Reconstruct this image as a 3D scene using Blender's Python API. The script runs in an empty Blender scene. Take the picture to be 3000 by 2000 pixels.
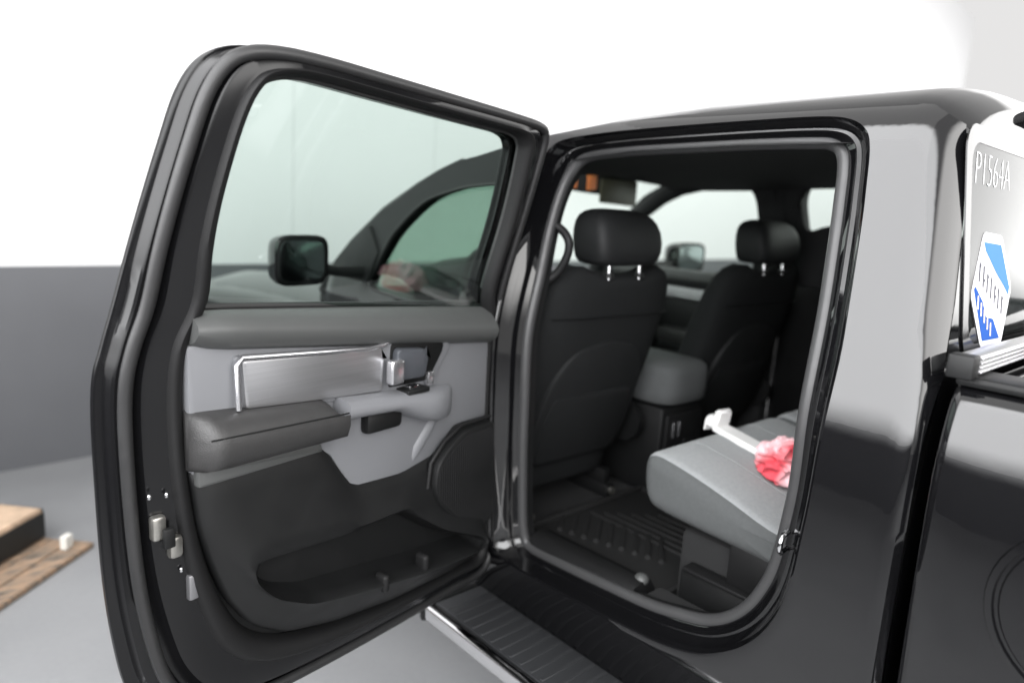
import bpy, bmesh, math, random
from mathutils import Vector, Matrix

random.seed(7)
scene = bpy.context.scene
COL = scene.collection
RAD = math.radians

# ------------------------------------------------------------------ camera
def look_matrix(loc, yaw, pitch, roll):
    yaw, pitch, roll = RAD(yaw), RAD(pitch), RAD(roll)
    fw = Vector((math.sin(yaw) * math.cos(pitch), math.cos(yaw) * math.cos(pitch), math.sin(pitch)))
    r = Vector((math.cos(yaw), -math.sin(yaw), 0))
    u = r.cross(fw)
    r2 = math.cos(roll) * r + math.sin(roll) * u
    u2 = -math.sin(roll) * r + math.cos(roll) * u
    m = Matrix((r2, u2, -fw)).transposed().to_4x4()
    m.translation = loc
    return m

cam_data = bpy.data.cameras.new('camera')
cam = bpy.data.objects.new('camera', cam_data)
COL.objects.link(cam)
cam.matrix_world = look_matrix(Vector((-1.242, -1.462, 1.61)), 42.467, -10.706, 3.753)
cam_data.sensor_width = 36.0
cam_data.lens = 24.914
cam_data.clip_start = 0.02
cam_data.clip_end = 200
cam_data.dof.use_dof = True
cam_data.dof.focus_distance = 1.36
cam_data.dof.aperture_fstop = 1.6
scene.camera = cam

# ------------------------------------------------------------------ studio light
world = bpy.data.worlds.new('World')
scene.world = world
world.use_nodes = True
bg = world.node_tree.nodes['Background']
bg.inputs['Color'].default_value = (1.0, 0.99, 0.985, 1)
bg.inputs['Strength'].default_value = 0.80

def area(name, loc, rot, sx, sy, radiance, col=(1, 1, 1), edge=0.0):
    l = bpy.data.lights.new(name, 'AREA')
    l.shape = 'RECTANGLE'; l.size = sx; l.size_y = sy
    l.energy = radiance * math.pi * sx * sy
    l.color = col
    if edge > 0:      # diffuser cloth: full in the middle, falling off towards the frame
        l.use_nodes = True
        nt = l.node_tree; N, L = nt.nodes, nt.links
        em = N['Emission']; ge = N.new('ShaderNodeNewGeometry'); sp = N.new('ShaderNodeSeparateXYZ')
        L.new(ge.outputs['Parametric'], sp.inputs['Vector'])
        last = None
        for ax in ('X', 'Y'):
            a = N.new('ShaderNodeMath'); a.operation = 'SUBTRACT'; a.inputs[1].default_value = 0.5
            b = N.new('ShaderNodeMath'); b.operation = 'ABSOLUTE'
            c = N.new('ShaderNodeMapRange'); c.interpolation_type = 'SMOOTHSTEP'
            c.inputs['From Min'].default_value = 0.5; c.inputs['From Max'].default_value = 0.5 - edge
            c.inputs['To Min'].default_value = 0.0; c.inputs['To Max'].default_value = 1.0
            L.new(sp.outputs[ax], a.inputs[0]); L.new(a.outputs[0], b.inputs[0]); L.new(b.outputs[0], c.inputs['Value'])
            if last is None: last = c.outputs['Result']
            else:
                m_ = N.new('ShaderNodeMath'); m_.operation = 'MULTIPLY'
                L.new(last, m_.inputs[0]); L.new(c.outputs['Result'], m_.inputs[1]); last = m_.outputs[0]
        L.new(last, em.inputs['Strength'])
    o = bpy.data.objects.new(name, l); COL.objects.link(o)
    o.location = loc; o.rotation_euler = rot
    return o
# long soft box along the left side wall, shining across at the truck
area('softbox', (-2.55, -2.3, 3.06), (RAD(90), 0, RAD(-90)), 8.4, 4.25, 7.7, (0.98, 0.985, 1.0), 0.16)
# soft box on the wall behind the camera
area('softbox', (0.9, -5.4, 3.4), (RAD(90), 0, 0), 7.0, 4.6, 5.4, (1.0, 0.985, 0.97), 0.22)
# soft box along the right side, behind the cab
area('softbox', (4.9, -2.6, 2.45), (RAD(90), 0, RAD(90)), 6.5, 3.0, 3.3, (1.0, 0.99, 0.98), 0.22)
# overhead soft box
area('softbox', (-1.2, 0.6, 4.6), (0, 0, 0), 4.5, 6.0, 0.8, (1, 0.99, 0.98))
# added lamp out of view, brightens the far part of the white front wall
area('added_wall_lamp', (9.5, 1.5, 4.6), (RAD(52), 0, 0), 13.0, 1.2, 4.5)

vs = scene.view_settings
vs.view_transform = 'Standard'; vs.look = 'None'; vs.exposure = 0.0; vs.gamma = 1.0
vs.use_curve_mapping = False
scene.cycles.max_bounces = 10
scene.cycles.transparent_max_bounces = 16

# ------------------------------------------------------------------ materials
MATS = {}
def nodes_of(name):
    m = bpy.data.materials.new(name); m.use_nodes = True
    MATS[name] = m
    return m, m.node_tree, m.node_tree.nodes['Principled BSDF']

def pmat(name, col, rough=0.5, metal=0.0, coat=0.0, coat_rough=0.03, spec=0.5, ior=1.5,
         var=0.0, var_scale=6.0, bump=0.0, bump_scale=400.0, rough_var=0.0, stretch=None, sheen=0.0):
    m, nt, b = nodes_of(name)
    N, L = nt.nodes, nt.links
    b.inputs['Base Color'].default_value = (*col, 1)
    b.inputs['Roughness'].default_value = rough
    b.inputs['Metallic'].default_value = metal
    b.inputs['Coat Weight'].default_value = coat
    b.inputs['Coat Roughness'].default_value = coat_rough
    b.inputs['Specular IOR Level'].default_value = spec
    b.inputs['IOR'].default_value = ior
    b.inputs['Sheen Weight'].default_value = sheen
    tc = N.new('ShaderNodeTexCoord')
    mp = N.new('ShaderNodeMapping')
    L.new(tc.outputs['Object'], mp.inputs['Vector'])
    if stretch: mp.inputs['Scale'].default_value = stretch
    if var > 0 or rough_var > 0:
        n = N.new('ShaderNodeTexNoise'); n.inputs['Scale'].default_value = var_scale
        n.inputs['Detail'].default_value = 5; n.inputs['Roughness'].default_value = 0.6
        L.new(mp.outputs['Vector'], n.inputs['Vector'])
        if var > 0:
            r = N.new('ShaderNodeMapRange')
            r.inputs['From Min'].default_value = 0.25; r.inputs['From Max'].default_value = 0.75
            r.inputs['To Min'].default_value = 1 - var; r.inputs['To Max'].default_value = 1 + var
            L.new(n.outputs['Fac'], r.inputs['Value'])
            x = N.new('ShaderNodeVectorMath'); x.operation = 'SCALE'
            x.inputs[0].default_value = col
            L.new(r.outputs['Result'], x.inputs['Scale'])
            L.new(x.outputs['Vector'], b.inputs['Base Color'])
        if rough_var > 0:
            r2 = N.new('ShaderNodeMapRange')
            r2.inputs['From Min'].default_value = 0.25; r2.inputs['From Max'].default_value = 0.75
            r2.inputs['To Min'].default_value = max(0.0, rough - rough_var); r2.inputs['To Max'].default_value = rough + rough_var
            L.new(n.outputs['Fac'], r2.inputs['Value'])
            L.new(r2.outputs['Result'], b.inputs['Roughness'])
    if bump > 0:
        n2 = N.new('ShaderNodeTexNoise'); n2.inputs['Scale'].default_value = bump_scale
        n2.inputs['Detail'].default_value = 2
        L.new(mp.outputs['Vector'], n2.inputs['Vector'])
        bp = N.new('ShaderNodeBump'); bp.inputs['Strength'].default_value = bump
        bp.inputs['Distance'].default_value = 0.002
        L.new(n2.outputs['Fac'], bp.inputs['Height'])
        L.new(bp.outputs['Normal'], b.inputs['Normal'])
    return m

def glass(name, tint, ior=1.45, rough=0.0):
    m = bpy.data.materials.new(name); m.use_nodes = True; MATS[name] = m
    nt = m.node_tree; N, L = nt.nodes, nt.links
    for n in list(N): N.remove(n)
    out = N.new('ShaderNodeOutputMaterial'); mix = N.new('ShaderNodeMixShader')
    tr = N.new('ShaderNodeBsdfTransparent'); gl = N.new('ShaderNodeBsdfGlossy')
    lw = N.new('ShaderNodeLayerWeight'); lw.inputs['Blend'].default_value = 0.5
    pw = N.new('ShaderNodeMath'); pw.operation = 'POWER'; pw.inputs[1].default_value = 5.0
    fr = N.new('ShaderNodeMath'); fr.operation = 'MULTIPLY_ADD'
    f0 = 2 * ((ior - 1) / (ior + 1)) ** 2
    fr.inputs[1].default_value = 1 - f0; fr.inputs[2].default_value = f0
    L.new(lw.outputs['Facing'], pw.inputs[0]); L.new(pw.outputs[0], fr.inputs[0])
    tr.inputs['Color'].default_value = (*tint, 1)
    gl.inputs['Roughness'].default_value = rough
    L.new(fr.outputs[0], mix.inputs['Fac']); L.new(tr.outputs['BSDF'], mix.inputs[1])
    L.new(gl.outputs['BSDF'], mix.inputs[2]); L.new(mix.outputs['Shader'], out.inputs['Surface'])
    return m

M = MATS
pmat('paint', (0.0040, 0.0040, 0.0045), rough=0.4, coat=1.0, coat_rough=0.015, spec=0.0, ior=1.5)
MATS['paint'].node_tree.nodes['Principled BSDF'].inputs['Coat IOR'].default_value = 1.66
def orange_peel(m):
    nt = m.node_tree; N, L = nt.nodes, nt.links; b = N['Principled BSDF']
    tc = N.new('ShaderNodeTexCoord')
    n1 = N.new('ShaderNodeTexNoise'); n1.inputs['Scale'].default_value = 26; n1.inputs['Detail'].default_value = 2
    n2 = N.new('ShaderNodeTexNoise'); n2.inputs['Scale'].default_value = 5; n2.inputs['Detail'].default_value = 6
    bp = N.new('ShaderNodeBump'); bp.inputs['Strength'].default_value = 0.10; bp.inputs['Distance'].default_value = 0.0012
    mr = N.new('ShaderNodeMapRange'); mr.inputs['From Min'].default_value = 0.4; mr.inputs['From Max'].default_value = 0.75
    mr.inputs['To Min'].default_value = 0.02; mr.inputs['To Max'].default_value = 0.10
    for n_ in (n1, n2): L.new(tc.outputs['Object'], n_.inputs['Vector'])
    L.new(n1.outputs['Fac'], bp.inputs['Height']); L.new(bp.outputs['Normal'], b.inputs['Coat Normal'])
    L.new(n2.outputs['Fac'], mr.inputs['Value']); L.new(mr.outputs['Result'], b.inputs['Coat Roughness'])
orange_peel(MATS['paint'])
pmat('paint_jamb', (0.0045, 0.0045, 0.005), rough=0.20, spec=0.36)
pmat('black_plastic', (0.0058, 0.0060, 0.0062), spec=0.34, rough=0.50, bump=0.15, bump_scale=900, rough_var=0.06, var_scale=14)
pmat('dark_trim', (0.0085, 0.0085, 0.0088), spec=0.24, rough=0.50, bump=0.2, bump_scale=1100, rough_var=0.05, var_scale=20)
pmat('belt_plastic', (0.062, 0.064, 0.063), rough=0.42, bump=0.25, bump_scale=700, rough_var=0.05, var_scale=20)
pmat('armrest_vinyl', (0.030, 0.0295, 0.0295), rough=0.42, bump=0.45, bump_scale=520, var=0.12, var_scale=40)
pmat('grey_plastic', (0.155, 0.158, 0.167), rough=0.42, bump=0.18, bump_scale=900, var=0.04, var_scale=3)
pmat('brushed_silver', (0.46, 0.46, 0.47), rough=0.34, metal=0.85, var=0.10, var_scale=60, stretch=(1, 0.05, 6))
pmat('satin_silver', (0.62, 0.62, 0.64), rough=0.25, metal=0.9)
pmat('handle_grey', (0.075, 0.080, 0.090), rough=0.35, metal=0.3)
pmat('frame_black', (0.012, 0.012, 0.0125), rough=0.4, spec=0.3)
pmat('joint_grey', (0.55, 0.55, 0.555), rough=0.7)
pmat('chrome', (0.75, 0.75, 0.76), rough=0.08, metal=1.0)
pmat('latch_steel', (0.42, 0.41, 0.38), rough=0.28, metal=0.9, var=0.15, var_scale=80)
pmat('rubber', (0.022, 0.022, 0.022), rough=0.55, bump=0.1, bump_scale=500)
pmat('seal_rubber', (0.017, 0.017, 0.0175), rough=0.45, rough_var=0.08, var_scale=30)
pmat('opening_seal', (0.042, 0.042, 0.043), rough=0.38, rough_var=0.08, var_scale=30)
pmat('seat_fabric', (0.0135, 0.0142, 0.0146), rough=0.85, spec=0.15, bump=0.6, bump_scale=1500, var=0.12, var_scale=90)
pmat('seat_back_vinyl', (0.0125, 0.0131, 0.0135), spec=0.25, rough=0.6, bump=0.3, bump_scale=600, var=0.08, var_scale=15)
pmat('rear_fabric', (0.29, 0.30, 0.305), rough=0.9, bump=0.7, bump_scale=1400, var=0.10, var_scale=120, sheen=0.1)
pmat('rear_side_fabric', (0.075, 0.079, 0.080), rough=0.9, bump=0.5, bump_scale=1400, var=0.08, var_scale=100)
pmat('carpet', (0.014, 0.014, 0.0145), rough=0.95, bump=0.9, bump_scale=700, var=0.2, var_scale=200)
pmat('mat_rubber', (0.018, 0.018, 0.018), rough=0.45, bump=0.1, bump_scale=400)
pmat('headliner', (0.016, 0.016, 0.017), rough=0.95, bump=0.3, bump_scale=900)
pmat('olive', (0.050, 0.047, 0.025), rough=0.5)
pmat('orange_label', (0.85, 0.25, 0.07), rough=0.5)
pmat('white_print', (0.82, 0.82, 0.82), rough=0.5)
pmat('marker_white', (0.86, 0.87, 0.88), rough=0.6)
pmat('sticker_white', (0.72, 0.72, 0.74), rough=0.75, spec=0.12)
pmat('sticker_blue', (0.012, 0.075, 0.32), rough=0.75, spec=0.12)
pmat('sticker_sky', (0.07, 0.20, 0.52), rough=0.75, spec=0.12)
pmat('sticker_ink', (0.10, 0.10, 0.12), rough=0.75, spec=0.12)
pmat('sticker_cream', (0.85, 0.72, 0.58), rough=0.75, spec=0.12)
pmat('frit', (0.006, 0.006, 0.006), rough=0.12)
pmat('white_handle', (0.80, 0.79, 0.78), rough=0.38)
pmat('tyre', (0.016, 0.016, 0.016), rough=0.75, bump=0.3, bump_scale=60)
pmat('amber_steel', (0.30, 0.30, 0.31), rough=0.35, metal=0.8)
pmat('aluminium', (0.60, 0.60, 0.60), rough=0.32, metal=0.9)
pmat('step_pad', (0.020, 0.021, 0.023), rough=0.6, bump=0.5, bump_scale=300)
pmat('wall_white', (0.80, 0.80, 0.805), rough=0.6, var=0.012, var_scale=1.2, bump=0.05, bump_scale=60)
pmat('wall_grey', (0.130, 0.133, 0.142), rough=0.55, var=0.05, var_scale=2.0, bump=0.05, bump_scale=120)
pmat('cardboard', (0.52, 0.38, 0.27), rough=0.85, var=0.35, var_scale=14)
pmat('black_tape', (0.018, 0.018, 0.017), rough=0.55, var=0.2, var_scale=14)
pmat('paper_tag', (0.82, 0.80, 0.74), rough=0.6)
glass('door_glass', (0.52, 0.61, 0.57), ior=1.60)
glass('front_glass', (0.42, 0.58, 0.49))
glass('clear_green', (0.84, 0.93, 0.88))
glass('rear_glass', (0.30, 0.32, 0.32), ior=1.55)
m, nt, b = nodes_of('mirror_face')
b.inputs['Metallic'].default_value = 1.0; b.inputs['Roughness'].default_value = 0.16
b.inputs['Base Color'].default_value = (0.12, 0.14, 0.14, 1)  # dark reflection put into the mirror's own colour

# red cloth with random pale pink patches
m, nt, b = nodes_of('red_cloth')
tc = nt.nodes.new('ShaderNodeTexCoord'); n = nt.nodes.new('ShaderNodeTexNoise'); cr = nt.nodes.new('ShaderNodeValToRGB')
n.inputs['Scale'].default_value = 8; n.inputs['Detail'].default_value = 1
cr.color_ramp.elements[0].position = 0.36; cr.color_ramp.elements[0].color = (0.66, 0.075, 0.10, 1)
cr.color_ramp.elements[1].position = 0.56; cr.color_ramp.elements[1].color = (0.86, 0.55, 0.58, 1)
nt.links.new(tc.outputs['Object'], n.inputs['Vector']); nt.links.new(n.outputs['Fac'], cr.inputs['Fac'])
nt.links.new(cr.outputs['Color'], b.inputs['Base Color']); b.inputs['Roughness'].default_value = 0.8

# painted concrete floor
m, nt, b = nodes_of('floor_paint')
N, L = nt.nodes, nt.links
tc = N.new('ShaderNodeTexCoord')
n1 = N.new('ShaderNodeTexNoise'); n1.inputs['Scale'].default_value = 1.6; n1.inputs['Detail'].default_value = 6
n2 = N.new('ShaderNodeTexNoise'); n2.inputs['Scale'].default_value = 45; n2.inputs['Detail'].default_value = 3
cr = N.new('ShaderNodeValToRGB')
cr.color_ramp.elements[0].position = 0.3; cr.color_ramp.elements[0].color = (0.235, 0.239, 0.246, 1)
cr.color_ramp.elements[1].position = 0.7; cr.color_ramp.elements[1].color = (0.285, 0.289, 0.296, 1)
mx = N.new('ShaderNodeMath'); mx.operation = 'MULTIPLY_ADD'; mx.inputs[1].default_value = 0.25; 
L.new(tc.outputs['Object'], n1.inputs['Vector']); L.new(tc.outputs['Object'], n2.inputs['Vector'])
L.new(n2.outputs['Fac'], mx.inputs[0]); L.new(n1.outputs['Fac'], mx.inputs[2])
sb = N.new('ShaderNodeMath'); sb.operation = 'SUBTRACT'; sb.inputs[1].default_value = 0.12
L.new(mx.outputs[0], sb.inputs[0]); L.new(sb.outputs[0], cr.inputs['Fac'])
L.new(cr.outputs['Color'], b.inputs['Base Color'])
b.inputs['Roughness'].default_value = 0.38

# weathered board with brown, rusty and grey patches
m, nt, b = nodes_of('weathered_wood')
N, L = nt.nodes, nt.links
tc = N.new('ShaderNodeTexCoord'); mp = N.new('ShaderNodeMapping'); mp.inputs['Scale'].default_value = (2, 9, 1)
n1 = N.new('ShaderNodeTexNoise'); n1.inputs['Scale'].default_value = 4; n1.inputs['Detail'].default_value = 8
n1.inputs['Roughness'].default_value = 0.7
cr = N.new('ShaderNodeValToRGB'); e = cr.color_ramp.elements
e[0].position = 0.30; e[0].color = (0.05, 0.04, 0.03, 1)
e[1].position = 0.72; e[1].color = (0.44, 0.35, 0.28, 1)
k = e.new(0.45); k.color = (0.22, 0.175, 0.135, 1)
k = e.new(0.56); k.color = (0.38, 0.25, 0.16, 1)
L.new(tc.outputs['Object'], mp.inputs['Vector']); L.new(mp.outputs['Vector'], n1.inputs['Vector'])
L.new(n1.outputs['Fac'], cr.inputs['Fac']); L.new(cr.outputs['Color'], b.inputs['Base Color'])
b.inputs['Roughness'].default_value = 0.8

# ------------------------------------------------------------------ mesh helpers
def link(o, parent):
    COL.objects.link(o)
    if parent is not None: o.parent = parent
    return o

def finish(name, bm, mat, parent, smooth=True, angle=38, mats=None):
    bmesh.ops.remove_doubles(bm, verts=bm.verts, dist=1e-6)
    bmesh.ops.recalc_face_normals(bm, faces=bm.faces)
    me = bpy.data.meshes.new(name)
    bm.to_mesh(me); bm.free()
    for mm in (mats or [mat]): me.materials.append(M[mm] if isinstance(mm, str) else mm)
    if smooth:
        for p in me.polygons: p.use_smooth = True
        me.set_sharp_from_angle(angle=RAD(angle))
    return link(bpy.data.objects.new(name, me), parent)

def catmull(pts, n=6, closed=True):
    P = [Vector(p) for p in pts]; k = len(P); out = []
    segs = k if closed else k - 1
    for i in range(segs):
        if closed: a, b_, c, d = P[(i - 1) % k], P[i], P[(i + 1) % k], P[(i + 2) % k]
        else: a, b_, c, d = P[max(i - 1, 0)], P[i], P[i + 1], P[min(i + 2, k - 1)]
        for j in range(n):
            t = j / n
            out.append(0.5 * ((2 * b_) + (c - a) * t + (2 * a - 5 * b_ + 4 * c - d) * t * t + (3 * b_ - a - 3 * c + d) * t ** 3))
    if not closed: out.append(P[-1].copy())
    return out

def resample(pts, n, closed=True):
    P = [Vector(p) for p in pts]
    if closed: P = P + [P[0]]
    d = [0]
    for a, b_ in zip(P, P[1:]): d.append(d[-1] + (b_ - a).length)
    tot = d[-1]; out = []; j = 0
    cnt = n if closed else n - 1
    for i in range(n):
        s = tot * i / cnt
        while j < len(d) - 2 and d[j + 1] < s: j += 1
        t = 0 if d[j + 1] == d[j] else (s - d[j]) / (d[j + 1] - d[j])
        out.append(P[j].lerp(P[j + 1], min(max(t, 0), 1)))
    return out

def inset2(pts, dist):
    k = len(pts); area_ = 0
    for i in range(k):
        a, b_ = pts[i], pts[(i + 1) % k]; area_ += a[0] * b_[1] - b_[0] * a[1]
    sg = 1 if area_ > 0 else -1
    out = []
    for i in range(k):
        p = Vector(pts[i][:2]); a = Vector(pts[i - 1][:2]); c = Vector(pts[(i + 1) % k][:2])
        e1 = (p - a).normalized() if (p - a).length > 1e-9 else Vector((0, 0))
        e2 = (c - p).normalized() if (c - p).length > 1e-9 else e1
        n1 = Vector((-e1.y, e1.x)) * sg; n2 = Vector((-e2.y, e2.x)) * sg
        n_ = n1 + n2
        if n_.length < 1e-6: n_ = n1
        n_.normalize()
        c_ = max(0.45, n_.dot(n1))
        out.append(p + n_ * (dist / c_))
    return out

def loft(name, rings, mat, parent, closed=True, cap0=False, cap1=False, smooth=True, angle=38, mats=None, ringmat=None):
    bm = bmesh.new()
    R = [[bm.verts.new(p) for p in r] for r in rings]
    n = len(R[0])
    for i in range(len(R) - 1):
        for j in range(n if closed else n - 1):
            q = (R[i][j], R[i][(j + 1) % n], R[i + 1][(j + 1) % n], R[i + 1][j])
            try:
                f_ = bm.faces.new(q)
                if ringmat: f_.material_index = ringmat[i]
            except ValueError: pass
    if cap0: bm.faces.new(R[0])
    if cap1: bm.faces.new(R[-1])
    return finish(name, bm, mat, parent, smooth, angle, mats)

def plate(name, outline, x0, x1, mat, parent, bev=0.004, to3=None, smooth=True, xf=None):
    """slab from a (y,z) outline between depth x0 (back) and x1 (front), rounded front rim"""
    o = [Vector(p) for p in outline]
    sgn = 1 if x1 > x0 else -1
    f0 = to3 or (lambda y, z, x: (x + (xf(y, z) if xf else 0), y, z))
    i1 = inset2(o, bev * 0.3); i2 = inset2(o, bev)
    rings = [[f0(p[0], p[1], x0) for p in o], [f0(p[0], p[1], x1 - sgn * bev) for p in o],
             [f0(p[0], p[1], x1 - sgn * bev * 0.3) for p in i1], [f0(p[0], p[1], x1) for p in i2]]
    return loft(name, rings, mat, parent, cap0=True, cap1=True, smooth=smooth)

def tube(name, path, r, mat, parent, closed=False, segs=8, radii=None, caps=True):
    P = [Vector(p) for p in path]; k = len(P); rings = []
    up = Vector((0, 0, 1)); prev = None
    for i in range(k):
        if closed: t = P[(i + 1) % k] - P[i - 1]
        else: t = P[min(i + 1, k - 1)] - P[max(i - 1, 0)]
        t.normalize()
        if prev is None:
            a = up if abs(t.dot(up)) < 0.9 else Vector((1, 0, 0))
            n_ = (a - t * a.dot(t)).normalized()
        else:
            n_ = (prev - t * prev.dot(t)).normalized()
        prev = n_; b_ = t.cross(n_)
        rr = radii[i] if radii else r
        rings.append([P[i] + (n_ * math.cos(2 * math.pi * s / segs) + b_ * math.sin(2 * math.pi * s / segs)) * rr for s in range(segs)])
    if closed:
        # align first ring at the seam
        best = min(range(segs), key=lambda q: (rings[0][q] - rings[-1][0]).length)
        rings.append(rings[0][best:] + rings[0][:best])
    return loft(name, rings, mat, parent, cap0=caps and not closed, cap1=caps and not closed, angle=60)

def box(name, lo, hi, mat, parent, bev=0.006, segs=2, rot=None, smooth=True):
    bm = bmesh.new()
    lo, hi = Vector(lo), Vector(hi); c = (lo + hi) / 2; s = hi - lo
    bmesh.ops.create_cube(bm, size=1.0)
    for v in bm.verts:
        v.co = Vector((v.co.x * s.x, v.co.y * s.y, v.co.z * s.z))
    if bev > 0:
        bmesh.ops.bevel(bm, geom=list(bm.edges), offset=min(bev, min(s) * 0.45), segments=segs, affect='EDGES', profile=0.5)
    for v in bm.verts:
        if rot: v.co = rot @ v.co
        v.co += c
    return finish(name, bm, mat, parent, smooth, 40)

def superell(w, d, n=28, e=3.2):
    out = []
    for i in range(n):
        a = 2 * math.pi * i / n; ca, sa = math.cos(a), math.sin(a)
        out.append((0.5 * w * math.copysign(abs(ca) ** (2 / e), ca), 0.5 * d * math.copysign(abs(sa) ** (2 / e), sa)))
    return out

def empty(name, parent=None, loc=(0, 0, 0)):
    o = bpy.data.objects.new(name, None); o.location = loc; o.empty_display_size = 0.1
    return link(o, parent)

def tag(o, label, cat, group=None):
    o['label'] = label; o['category'] = cat
    if group: o['group'] = group

def lerp_tab(tab, v):
    if v <= tab[0][0]: return tab[0][1]
    for (a, x), (b_, y) in zip(tab, tab[1:]):
        if v <= b_: return x + (y - x) * (v - a) / (b_ - a)
    return tab[-1][1]

def smooth_tab(tab, n=8):
    c = catmull([(a, b_, 0) for a, b_ in tab], n, closed=False)
    return [(p.x, p.y) for p in c]

# body side profile: x of the left skin at height z
XB = smooth_tab([(.40, .06), (.50, .045), (.62, .020), (.9, -.002), (1.10, -.009), (1.20, -.0105), (1.26, -.008),
                 (1.31, -.002), (1.36, .007), (1.42, .021), (1.55, .055), (1.68, .090), (1.78, .117), (1.815, .132), (1.84, .158),
                 (1.862, .205), (1.885, .30), (1.905, .45), (1.917, .70), (1.920, .92)])
def xb(z): return lerp_tab(XB, z)
CX = 0.92            # centre plane of the truck
YR = smooth_tab([(.3, -1.100), (1.0, -1.100), (1.30, -1.100), (1.40, -1.096), (1.50, -1.082), (1.65, -1.0615), (1.80, -1.041), (1.90, -1.0275)])
def yrear(z): return lerp_tab(YR, z)

# ------------------------------------------------------------------ setting
def sheet(name, pts, mat, nx=1):
    bm = bmesh.new(); bm.faces.new([bm.verts.new(p) for p in pts])
    o = finish(name, bm, mat, None, smooth=False); o['kind'] = 'structure'
    return o
floor = sheet('floor', [(-9, -9, 0), (16, -9, 0), (16, 12, 0), (-9, 12, 0)], 'floor_paint')
floor['label'] = 'smooth painted light grey studio floor'
WY = lambda x: 3.15 + 0.05 * x
DADO = 1.13
def wall_box(name, a, b_, z0, z1, t, mat, kind=True):
    """upright slab from plan point a to b_, thickness t to the back side"""
    a, b_ = Vector((*a, 0)), Vector((*b_, 0)); d = (b_ - a).normalized(); n_ = Vector((-d.y, d.x, 0)) * t
    bm = bmesh.new()
    lowv = [bm.verts.new(p + Vector((0, 0, z0))) for p in (a, b_, b_ + n_, a + n_)]
    top = [bm.verts.new(p + Vector((0, 0, z1))) for p in (a, b_, b_ + n_, a + n_)]
    bm.faces.new(lowv); bm.faces.new(top)
    for i in range(4): bm.faces.new((lowv[i], lowv[(i + 1) % 4], top[(i + 1) % 4], top[i]))
    return bm
wall = finish('front_wall', wall_box('w', (-2.9, WY(-2.9)), (16, WY(16)), DADO, 6.0, 0.2, 'wall_white'), 'wall_white', None, smooth=False)
wall['kind'] = 'structure'; wall['label'] = 'bright white upper studio wall behind the truck'
dado = finish('wall_dado', wall_box('d', (-2.9, WY(-2.9) - .004), (16, WY(16) - .004), 0.0, DADO, 0.2, 'wall_grey'), 'wall_grey', wall, smooth=False)
side = finish('side_wall', wall_box('w', (-2.9, -6), (-2.9, 3.0), DADO, 4.2, 0.2, 'wall_white'), 'wall_white', None, smooth=False)
side['kind'] = 'structure'; side['label'] = 'white side wall with grey lower band beside the truck'
sd = finish('wall_dado', wall_box('d', (-2.895, -6), (-2.895, 3.0), 0.0, DADO, 0.2, 'wall_grey'), 'wall_grey', side, smooth=False)
# panel joints of the white wall
for jx in (-0.28, 0.92, 2.12, 3.32, 4.52):
    box('panel_joint', (jx - .0015, WY(jx) - .003, DADO + .01), (jx + .0015, WY(jx) + .001, 5.99), 'joint_grey', wall, bev=0)

# ------------------------------------------------------------------ truck
truck = empty('pickup_truck')
tag(truck, 'black crew cab pickup truck with its rear side door swung open', 'pickup truck')

# --- rear door aperture loops on the body side (y, z)
AO = [(-.05, .665), (-.046, .85), (-.042, 1.1), (-.038, 1.3), (-.038, 1.45), (-.046, 1.6), (-.058, 1.715), (-.080, 1.765),
      (-.125, 1.790), (-.26, 1.804), (-.45, 1.812), (-.65, 1.817), (-.79, 1.818), (-.852, 1.809), (-.886, 1.786),
      (-.900, 1.750), (-.910, 1.69), (-.920, 1.62), (-.935, 1.48), (-.943, 1.38), (-.941, 1.25), (-.937, 1.12), (-.930, 1.03),
      (-.921, .935), (-.903, .865), (-.868, .80), (-.818, .745), (-.75, .700), (-.67, .675), (-.58, .662), (-.38, .646), (-.2, .637), (-.095, .638)]
AI = [(-.100, .69), (-.090, .85), (-.086, 1.08), (-.080, 1.25), (-.080, 1.40), (-.066, 1.55), (-.070, 1.645), (-.094, 1.708),
      (-.140, 1.748), (-.27, 1.762), (-.45, 1.768), (-.60, 1.772), (-.73, 1.772), (-.775, 1.769), (-.800, 1.750),
      (-.811, 1.715), (-.819, 1.66), (-.827, 1.60), (-.843, 1.46), (-.849, 1.36), (-.853, 1.25), (-.858, 1.13), (-.852, 1.03),
      (-.839, .935), (-.821, .875), (-.790, .81), (-.745, .757), (-.69, .722), (-.61, .700), (-.53, .682), (-.38, .668), (-.23, .656), (-.135, .652)]
NS = 4
AOs = [(p.x, p.y) for p in catmull([(a, b_, 0) for a, b_ in AO], NS)]
AIs = [(p.x, p.y) for p in catmull([(a, b_, 0) for a, b_ in AI], NS)]

def side_x(y, z, o=0.0):
    x = xb(z) + o
    R_ = lerp_tab([(1.28, .03), (1.48, .075)], z)
    d = (yrear(z) + R_) - y
    if d > 0:
        d = min(d, R_ * 0.995)
        x += R_ - math.sqrt(R_ * R_ - d * d)
    return x

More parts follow.
